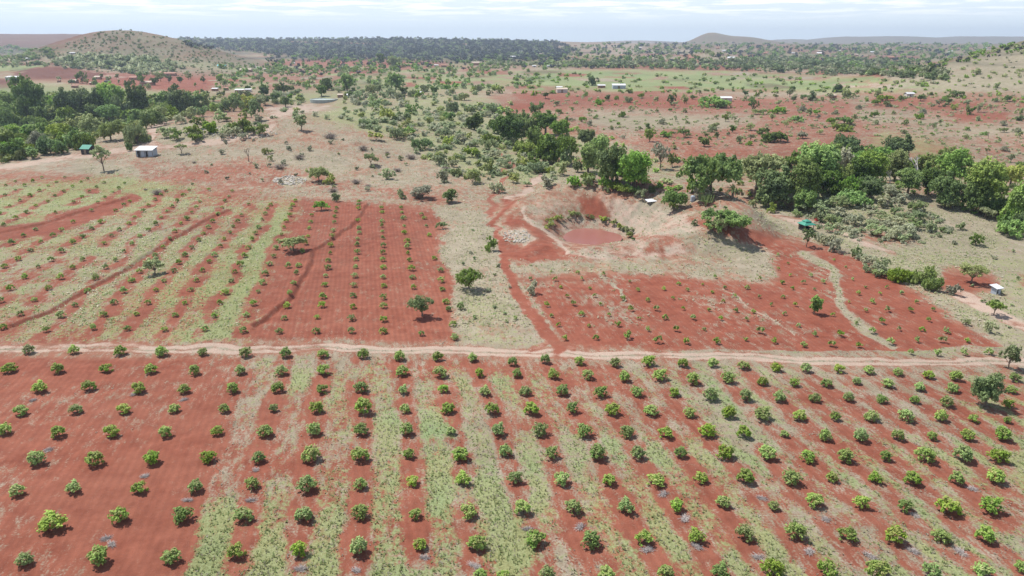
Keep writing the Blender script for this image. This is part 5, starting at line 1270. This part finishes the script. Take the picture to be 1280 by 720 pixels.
far_stuff('valley_undergrowth', [(0, 120), (280, 120), (240, 145), (140, 168), (80, 190), (0, 205)], 900, ['bright', 'bright', 'mid', 'yellow'], (7, 16), 'green undergrowth of the left valley', 52)
far_stuff('river_undergrowth', [(570, 128), (640, 130), (760, 165), (830, 200), (1000, 205), (1130, 200), (1280, 235), (1280, 290), (1150, 245), (1000, 245), (860, 245), (760, 225), (640, 180)], 330, ['mid', 'olive', 'dark'], (6, 13), 'undergrowth beneath the river trees', 53)
far_stuff('slope_undergrowth', [(990, 235), (1090, 225), (1170, 260), (1200, 300), (1100, 310), (1000, 280)], 170, ['soft', 'soft', 'softg'], (6, 13), 'low grey scrub on the right slope', 54)

# grass tufts: blades in small fans, kept where the ground is grassy
def tufts(name, n, x0, x1, y0, y1, chan, mats, size, label, seed, keep=.25, blades=4):
    r = np.random.default_rng(seed)
    t_ = r.uniform(-1, 1, n); yy = y0 * (y1 / y0) ** r.random(n)
    xx = np.where(t_ > 0, t_ * x1, -t_ * x0) * (yy + 25) / (y1 + 25)
    cv = cover_at(xx, yy, chan) ; nz = fbm(xx, yy, 1.1, 77, 3)
    k = (cv * (.35 + 1.3 * nz) > keep + .45 * r.random(n)); xx, yy = xx[k], yy[k]
    zz = Hg(xx, yy); n = len(xx); s = size * r.uniform(.5, 1.4, n)
    V = []
    for b in range(blades):
        a = r.uniform(0, 6.283, n); le = r.uniform(.25, .9, n)
        d = np.stack([np.cos(a), np.sin(a), np.zeros(n)], 1); sd_ = np.stack([-np.sin(a), np.cos(a), np.zeros(n)], 1)
        P0 = np.stack([xx, yy, zz - .02], 1); ss = s[:, None]
        wv_ = sd_ * ss * .16
        P1 = P0 + d * ss * le[:, None] * .45 + [0, 0, 1] * ss * .55; P2 = P0 + d * ss * le[:, None] * 1.1 + [0, 0, 1] * ss * .8
        V.append(np.stack([P0 - wv_, P0 + wv_, P1 + wv_ * 1.3, P2], 1)); 
    V = np.stack(V, 1).reshape(-1, 3)
    mi = np.repeat(r.integers(0, len(mats), n), blades)
    o_ = link(name, leafmesh(name, V, mats, mi)); tag(o_, label, 'grass', kind='stuff'); print(name, n)
M['grassg'] = foliage('green_grass', (.33, .37, .14), (.47, .49, .23), trans=.6)
M['grassd'] = foliage('fresh_grass', (.27, .38, .13), (.40, .48, .19), trans=.6)
M['strawm'] = foliage('dry_grass', (.50, .45, .31), (.66, .60, .44), trans=.6)
tufts('grass_tufts', 45000, -80, 105, 40, 100, 'green', [M['grassg'], M['grassd'], M['grassg']], .2, 'short green grass between the orchard rows', 61)
tufts('straw_tufts', 40000, -80, 105, 40, 100, 'straw', [M['strawm']], .17, 'dry straw-coloured grass between the orchard rows', 62, .3)
tufts('left_plot_grass', 42000, -170, 150, 96, 220, 'green', [M['grassg'], M['grassd'], M['strawm']], .3, 'grass on the plot and slopes behind the track', 63)
tufts('dry_slope_grass', 50000, -190, 210, 96, 330, 'straw', [M['strawm'], M['strawm'], M['grassg'], M['strawm']], .34, 'dry grass on the slopes behind the track', 64, .3)

# ------------------------------------------------------------------ buildings
M['white_tin'] = simple('white_roof_sheet', (.58, .58, .58), .6, .08, 1.5)
M['grey_tin'] = simple('grey_metal_sheet', (.36, .40, .46), .5, .15, 1.2)
M['green_tin'] = simple('green_roof_sheet', (.035, .23, .16), .7, .12, 1.5)
M['turq_tin'] = simple('turquoise_roof_sheet', (.04, .36, .38), .6, .1, 1.0)
M['rust_tin'] = simple('rusty_roof_sheet', (.33, .16, .11), .8, .25, .8)
M['tan_tin'] = simple('dull_tan_roof', (.45, .36, .28), .8, .2, .8)
M['black'] = simple('black_boards', (.022, .022, .028), .8, .2, 2)
M['mud'] = simple('earth_wall', (.33, .18, .12), .95, .2, 1.0)
M['pale_wall'] = simple('pale_wall', (.5, .46, .42), .9, .12, 1.0)
M['timber'] = simple('weathered_timber', (.2, .15, .11), .9, .25, 3)
M['concrete'] = simple('weathered_concrete', (.32, .36, .33), .9, .15, .6)
M['red_paint'] = simple('faded_red_plastic', (.45, .06, .05), .6, .1, 2)
def part(name, mb, mat, e): return link(name, mb.mesh(name, M[mat]), e)
def site(px_, py_):
    x_, y_, z_, s, ok = cast(px_, py_); return float(x_[0]), float(y_[0]), float(z_[0]), float(s[0] / FPX)
def ribbed(mb, x0, y0, z0, x1, y1, z1, th=.05, step=.32):
    """corrugated sheet sloping from y0/z0 to y1/z1"""
    n = max(2, int((x1 - x0) / step * 2)); vs = []; fs = []
    for i in range(n + 1):
        x_ = x0 + (x1 - x0) * i / n; d = .035 * (i % 2)
        vs += [(x_, y0, z0 + d), (x_, y1, z1 + d), (x_, y1, z1 + d - th), (x_, y0, z0 + d - th)]
    for i in range(n):
        a = i * 4; b = a + 4
        fs += [(a, b, b + 1, a + 1), (a + 2, b + 2, b + 3, a + 3), (a, a + 3, b + 3, b), (a + 1, b + 1, b + 2, a + 2)]
    fs += [(0, 1, 2, 3), (n * 4, n * 4 + 3, n * 4 + 2, n * 4 + 1)]
    mb.add(vs, fs)
def frame_wall(mb, x0, x1, y, z0, z1, opens, th=.1):
    """front wall with openings [(xa, xb, za, zb)] side by side"""
    cur = x0
    for xa, xb, za, zb in sorted(opens):
        if xa > cur: mb.box(cur, y, z0, xa, y + th, z1)
        if za > z0: mb.box(xa, y, z0, xb, y + th, za)
        if zb < z1: mb.box(xa, y, zb, xb, y + th, z1)
        cur = xb
    if cur < x1: mb.box(cur, y, z0, x1, y + th, z1)

# metal shed with white lean-to roof
x_, y_, z_, u_ = site(181, 196); W = 21 * u_; D_ = 3.0; Hh = 2.1
e = tag(link('metal_shed', None, None, (x_, y_, z_), -.05), 'blue-grey metal shed with white roof and two dark doorways', 'shed')
mb = MB(); frame_wall(mb, -W / 2, W / 2, 0, -.3, Hh, [(-W * .44, -W * .26, -.3, Hh - .25), (W * .08, W * .19, -.3, Hh - .3)])
mb.box(-W / 2, D_, -.3, W / 2, D_ + .1, Hh + .5); mb.box(-W / 2, .1, -.3, -W / 2 + .1, D_, Hh + .1); mb.box(W / 2 - .1, .1, -.3, W / 2, D_, Hh + .1)
mb.box(-W * .12, .1, -.3, -W * .1, D_, Hh)
part('wall', mb, 'grey_tin', e)
mb = MB(); ribbed(mb, -W / 2 - .35, -.55, Hh + .06, W / 2 + .35, D_ + .4, Hh + .95); part('roof', mb, 'white_tin', e)
for a, b in ((-W * .44, -W * .26), (W * .08, W * .19)):
    mb = MB(); mb.box(a + .02, .12, -.25, b - .02, .16, Hh - .35); part('door', mb, 'black', e)
mb = MB()
for q in (-.5, -.22, .03, .22, .5): mb.box(W * q - .05, -.06, -.3, W * q + .05, -.003, Hh)
part('post', mb, 'timber', e)
# black hut with green roof
x_, y_, z_, u_ = site(107, 193); W = 11.5 * u_; Hh = 1.9
e = tag(link('black_hut', None, None, (x_, y_, z_), -.15), 'small black-walled hut with a green gabled roof', 'hut')
mb = MB(); mb.box(-W / 2, 0, -.3, W / 2, .12, Hh); mb.box(-W / 2, 3.2, -.3, W / 2, 3.3, Hh); mb.box(-W / 2, .12, -.3, -W / 2 + .1, 3.2, Hh); mb.box(W / 2 - .1, .12, -.3, W / 2, 3.2, Hh)
mb.add([(-W / 2, .01, Hh), (-W / 2, 3.29, Hh), (-W / 2, 1.6, Hh + .95), (-W / 2 + .1, .01, Hh), (-W / 2 + .1, 3.29, Hh), (-W / 2 + .1, 1.6, Hh + .95)], [(0, 1, 2), (3, 5, 4), (0, 2, 5, 3), (1, 4, 5, 2), (0, 3, 4, 1)])
mb.add([(W / 2 - .1, .01, Hh), (W / 2 - .1, 3.29, Hh), (W / 2 - .1, 1.6, Hh + .95), (W / 2, .01, Hh), (W / 2, 3.29, Hh), (W / 2, 1.6, Hh + .95)], [(0, 1, 2), (3, 5, 4), (0, 2, 5, 3), (1, 4, 5, 2), (0, 3, 4, 1)])
part('wall', mb, 'black', e)
mb = MB(); ribbed(mb, -W / 2 - .25, -.4, Hh - .1, W / 2 + .25, 1.62, Hh + 1.08); ribbed(mb, -W / 2 - .25, 1.64, Hh + 1.08, W / 2 + .25, 3.7, Hh - .1); part('roof', mb, 'green_tin', e)
mb = MB(); mb.box(-.45, -.04, -.2, .4, -.004, 1.8); part('door', mb, 'timber', e)
# raised hut with hipped green roof and a small second roof
x_, y_, z_, u_ = site(1007, 288); W = 11.5 * u_; Hh = 8.5 * u_
e = tag(link('lookout_hut', None, None, (x_, y_, z_), .25), 'dark open hut with two-tiered green hipped roof', 'hut')
def hip(mb, w, z0, z1, k, th=.08):
    a = w / 2; b = a * k
    lo = [(-a, -a, z0), (a, -a, z0), (a, a, z0), (-a, a, z0)]; hi = [(-b, -b, z1), (b, -b, z1), (b, b, z1), (-b, b, z1)]
    mb.add(lo + hi + [(p[0] * .97, p[1] * .97, z0 - th) for p in lo], [(0, 1, 5, 4), (1, 2, 6, 5), (2, 3, 7, 6), (3, 0, 4, 7), (4, 5, 6, 7), (0, 8, 9, 1), (1, 9, 10, 2), (2, 10, 11, 3), (3, 11, 8, 0), (11, 10, 9, 8)])
mb = MB(); hip(mb, W * 1.4, Hh, Hh + W * .27, .42); rf = part('roof', mb, 'green_tin', e)
mb = MB(); hip(mb, W * .74, Hh + W * .33, Hh + W * .50, .1); link('upper_roof', mb.mesh('upper_roof', M['green_tin']), rf)
mb = MB(); a = W * .26; mb.box(-a, -a, Hh + W * .2, a, a, Hh + W * .325); part('vent_band', mb, 'timber', e)
mb = MB(); h_ = W / 2
frame_wall(mb, -h_, h_, -h_, -.3, Hh * .52, [(-.3, .45, -.3, Hh * .52)]); mb.box(-h_, h_ - .1, -.3, h_, h_, Hh * .9); mb.box(-h_, -h_ + .1, -.3, -h_ + .1, h_ - .1, Hh * .9); mb.box(h_ - .1, -h_ + .1, -.3, h_, h_ - .1, Hh * .52)
part('wall', mb, 'black', e)
for qx in (-1, 1):
    for qy in (-1, 1):
        mb = MB(); mb.box(qx * (h_ + .07) - .06, qy * (h_ + .07) - .06, -.3, qx * (h_ + .07) + .06, qy * (h_ + .07) + .06, Hh - .09); part('post', mb, 'timber', e)
# small kiosk hut, white flat roof
x_, y_, z_, u_ = site(1244, 367); W = 7.4 * u_; Hh = 7.5 * u_
e = tag(link('small_hut', None, None, (x_, y_, z_), .35), 'small grey hut with overhanging white roof by the right footpath', 'hut')
mb = MB(); h_ = W / 2
frame_wall(mb, -h_, h_, -h_, -.3, Hh, [(-h_ * .75, -h_ * .1, -.3, Hh * .88)]); mb.box(-h_, h_ - .08, -.3, h_, h_, Hh + .2); mb.box(-h_, -h_ + .1, -.3, -h_ + .08, h_ - .08, Hh + .05); mb.box(h_ - .08, -h_ + .1, -.3, h_, h_ - .08, Hh + .05)
part('wall', mb, 'grey_tin', e)
mb = MB(); ribbed(mb, -h_ * 1.6, -h_ * 1.55, Hh + .1, h_ * 1.6, h_ * 1.5, Hh + .42); part('roof', mb, 'white_tin', e)
mb = MB(); mb.box(-h_ * .74, -h_ + .1, -.25, -h_ * .12, -h_ + .14, Hh * .87); part('door', mb, 'black', e)
# red drum beside the lookout hut
x_, y_, z_, u_ = site(1021, 277); mb = MB(); mb.tube([(0, 0, -.05), (0, 0, .12), (0, 0, .14), (0, 0, .8), (0, 0, .82), (0, 0, 1.0)], [.5, .5, .53, .53, .5, .46], 14)
tag(link('plastic_drum', mb.mesh('plastic_drum', M['red_paint']), None, (x_, y_, z_)), 'small red drum beside the hut with two-tiered roof', 'drum')
# round water reservoir on the hill
x_, y_, z_, u_ = site(405, 126); R_ = 17 * u_; rw = 1.3
e = tag(link('water_reservoir', None, None, (x_, y_, z_)), 'low round grey-green water reservoir on the hilltop', 'reservoir')
mb = MB(); n = 40
ro = [(R_ * math.cos(2 * math.pi * k / n), R_ * math.sin(2 * math.pi * k / n)) for k in range(n)]; ri = [(a * .955, b * .955) for a, b in ro]
vs = [(a, b, -1.2) for a, b in ro] + [(a, b, rw) for a, b in ro] + [(a, b, rw) for a, b in ri] + [(a, b, .5) for a, b in ri]
fs = []
for k in range(n):
    q = (k + 1) % n
    for l in range(3): fs.append((l * n + k, l * n + q, (l + 1) * n + q, (l + 1) * n + k))
mb.add(vs, fs); part('wall', mb, 'concrete', e)
mb = MB(); mb.add([(a, b, .95) for a, b in ri], [tuple(range(n))]); part('cover', mb, 'concrete', e)
# white sheet lying above the pond bank, and the pale post box lower down
x_, y_, z_, u_ = site(814, 252); mb = MB(); ribbed(mb, -1.3, -.7, .12, 1.3, .8, .5); tag(link('metal_sheet', mb.mesh('metal_sheet', M['white_tin']), None, (x_, y_, z_), .4), 'pale metal sheet lying at the top of the pond bank', 'sheet')
x_, y_, z_, u_ = site(866, 251); mb = MB(); mb.tube([(0, 0, -.1), (0, 0, .9), (0, 0, 1.1), (0, 0, 1.25)], [.55, .55, .5, .2], 12); tag(link('water_tank', mb.mesh('water_tank', M['grey_tin']), None, (x_, y_, z_)), 'small bluish water tank below the river trees', 'tank')

# village houses: x, y of the foot, width px, wall, roof, label
HOUSES = [
 (15,100,16,'grey_tin','white_tin','white-roofed house between the two ploughed fields at far left',0),
 (35,75,6,'pale_wall','white_tin','tiny white-roofed house at the far left foot of the round hill',0),
 (90,68,6,'pale_wall','white_tin','tiny white house on the left flank of the round hill',0),
 (91,104,9,'mud','tan_tin','tan-roofed earth house left in the village yard',1),
 (93,110,7,'mud','rust_tin','low rusty hut just below the left tan-roofed house',0),
 (121,99,8,'mud','tan_tin','tan-roofed house by the pale yard of the village',1),
 (115,106,6,'mud','tan_tin','half-hidden small hut behind the valley trees',0),
 (73,103,3,'mud','rust_tin','tiny brown hut alone beside the ploughed field',0),
 (134,104,7,'black','black','black hut of the village',0),
 (166,100,9,'mud','rust_tin','reddish hut to the left of the dark thicket',1),
 (183,107,16,'mud','tan_tin','long tan-roofed house in the red village yard',0),
 (197,94,9,'mud','rust_tin','dark red-roofed hut, left of the longest red roof',1),
 (210,95,17,'mud','rust_tin','longest dark red roof under the round hill',0),
 (199,98,6,'mud','rust_tin','small red hut below the longest red roof',0),
 (277,85,10,'pale_wall','turq_tin','house with bright turquoise roof at the foot of the round hill',1),
 (307,90,14,'mud','tan_tin','tan-roofed long house right of the turquoise roof',1),
 (322,86,5,'pale_wall','white_tin','small white roof right of the turquoise roof',0),
 (332,88,5,'pale_wall','tan_tin','small pale house right of the small white roof',0),
 (297,94,8,'mud','rust_tin','dark roof below the tan-roofed long house',0),
 (268,114,7,'mud','white_tin','small white-roofed house above the valley belt end',0),
 (299,116,10,'mud','white_tin','pale long roof behind the hilltop, left one',0),
 (310,115,7,'pale_wall','white_tin','white roof behind the hilltop, right one',0),
 (282,113,5,'mud','rust_tin','dark little hut between the white-roofed houses',0),
 (366,80,4,'pale_wall','white_tin','white speck of a house by the far red field',0),
 (425,122,6,'mud','tan_tin','small pale hut left of the white box hut by the reservoir',0),
 (437,122,6,'grey_tin','white_tin','small white box hut right of the reservoir',0),
 (525,119,6,'pale_wall','white_tin','white hut with dark side behind the central hillside',0),
 (512,83,10,'mud','rust_tin','red-roofed house under the far woodland',1),
 (545,83,5,'pale_wall','white_tin','small white far house by the woodland edge',0),
 (555,84,7,'mud','rust_tin','red-roofed small far house by the woodland edge',1),
 (668,84,5,'pale_wall','white_tin','left one of two far white roofs above the green field',0),
 (687,84,6,'pale_wall','white_tin','right one of two far white roofs above the green field',0),
 (703,116,13,'pale_wall','tan_tin','long pale roof at the left border of the red plain',0),
 (699,112,7,'pale_wall','white_tin','small grey-white roof behind the long pale roof',0),
 (752,110,9,'mud','white_tin','white roof left of the long blue-white roof',0),
 (774,111,16,'grey_tin','white_tin','long blue-white roof at the green field border',0),
 (895,127,8,'mud','white_tin','small white roof left of the purple-white roof',0),
 (908,127,13,'pale_wall','white_tin','long purple-white roof under the flat-topped tree',0),
 (1042,123,8,'mud','tan_tin','pale small roof among trees right of the green field',0),
 (1138,121,10,'pale_wall','white_tin','white roof on the right edge of the red plain',1),
 (1042,88,5,'mud','rust_tin','red building in front of the far tree belt',0),
]
for (hx, hy, hw, wl, rfm, lab, gab) in HOUSES:
    x_, y_, z_, u_ = site(hx, hy); W = hw * u_; Hh = max(1.9, min(W * .33, 2.8)); D_ = max(3.0, min(W * .6, 6)); ov = .35
    e = tag(link('house', None, None, (x_, y_, z_), (hx * 37 % 11 - 5) * .04), lab, 'house')
    mb = MB(); frame_wall(mb, -W / 2, W / 2, 0, -.5, Hh, [(-W * .12, W * .06, -.5, Hh * .85)], .15)
    mb.box(-W / 2, D_ - .15, -.5, W / 2, D_, Hh); mb.box(-W / 2, .15, -.5, -W / 2 + .15, D_ - .15, Hh); mb.box(W / 2 - .15, .15, -.5, W / 2, D_ - .15, Hh)
    part('wall', mb, wl, e)
    mb = MB()
    if gab: ribbed(mb, -W / 2 - ov, -ov, Hh - .05, W / 2 + ov, D_ / 2 - .01, Hh + D_ * .28, .08, .6); ribbed(mb, -W / 2 - ov, D_ / 2 + .01, Hh + D_ * .28, W / 2 + ov, D_ + ov, Hh - .05, .08, .6)
    else: ribbed(mb, -W / 2 - ov, -ov, Hh + .06, W / 2 + ov, D_ + ov, Hh + D_ * .16 + .1, .08, .6)
    part('roof', mb, rfm, e)
    mb = MB(); mb.box(-W * .115, .16, -.45, W * .055, .2, Hh * .84); part('door', mb, 'timber', e)
# tiny houses of the far settlement
hr_ = random.Random(23)
TINY = []
for rm, wl in (('rust_tin', 'mud'), ('tan_tin', 'mud'), ('white_tin', 'pale_wall'), ('rust_tin', 'pale_wall')):
    mb = MB(); mb.box(-4, -2.5, -1, 4, 2.5, 2.6, 0)
    mb.add([(-4.4, -3, 2.5), (4.4, -3, 2.5), (4.4, 0, 4.1), (-4.4, 0, 4.1), (4.4, 3, 2.5), (-4.4, 3, 2.5)], [(0, 1, 2, 3), (3, 2, 4, 5), (0, 3, 5), (1, 4, 2), (0, 5, 4, 1)], 1)
    TINY.append((mb.mesh('far_house', [M[wl], M[rm]]), {'rust_tin': 'tiny red-roofed house of the far settlement under the right horizon', 'tan_tin': 'tiny tan-roofed house of the far settlement under the right horizon', 'white_tin': 'tiny white-roofed house of the far settlement under the right horizon'}[rm]))
for k in range(64):
    hx_, hy_ = hr_.uniform(930, 1270) if k < 44 else hr_.uniform(560, 930), hr_.uniform(60, 74) if k < 44 else hr_.uniform(56, 86)
    x_, y_, z_, u_ = site(hx_, hy_)
    if y_ < 1150: continue
    md, lab = TINY[hr_.randrange(4)]
    if k >= 44: lab = lab.replace('under the right horizon', 'near the picture centre')
    tag(link('far_house', md, None, (x_, y_, z_), hr_.uniform(-.5, .5), hr_.uniform(.9, 1.5)), lab, 'house', 'tiny far houses near the horizon')
# rubble of pale stones
def rocks(name, cx, cy, rx, ry, n, smin, smax, label, seed):
    r = random.Random(seed); mb = MB()
    for k in range(n):
        while True:
            a, b = r.uniform(-1, 1), r.uniform(-1, 1)
            if a * a + b * b < 1: break
        x_, y_, z_, u_ = site(cx + a * rx, cy + b * ry); s = r.uniform(smin, smax)
        pts = []
        for q in range(10):
            v_ = np.array([r.gauss(0, 1) for _ in range(3)]); v_ /= np.linalg.norm(v_); pts.append(v_ * s * r.uniform(.8, 1.1) * [1, 1, .6] + [x_, y_, z_ + s * .15])
        import bmesh
        bm = bmesh.new(); vv = [bm.verts.new(p) for p in pts]; bmesh.ops.convex_hull(bm, input=vv)
        bm.verts.index_update(); bm.verts.ensure_lookup_table()
        used = [v__ for v__ in bm.verts if v__.link_faces]; ix = {v__: i for i, v__ in enumerate(used)}
        mb.add([tuple(v__.co) for v__ in used], [tuple(ix[v__] for v__ in f.verts) for f in bm.faces]); bm.free()
    tag(link(name, mb.mesh(name, M['stone'])), label, 'rubble', kind='stuff')
M['stone'] = simple('pale_stone', (.40, .365, .31), .9, .2, 2)
rocks('rubble_heap', 362, 226, 21, 6, 220, .2, .6, 'heap of pale rubble on the slope above the tilled plot', 1)
rocks('hilltop_stones', 290, 166, 60, 8, 160, .25, .7, 'pale stones along the hilltop track', 2)
rocks('bank_stones', 645, 296, 18, 8, 120, .12, .4, 'pale stones on the red bank by the pond', 3)

print('done', time.time() - T0, len(bpy.data.objects))
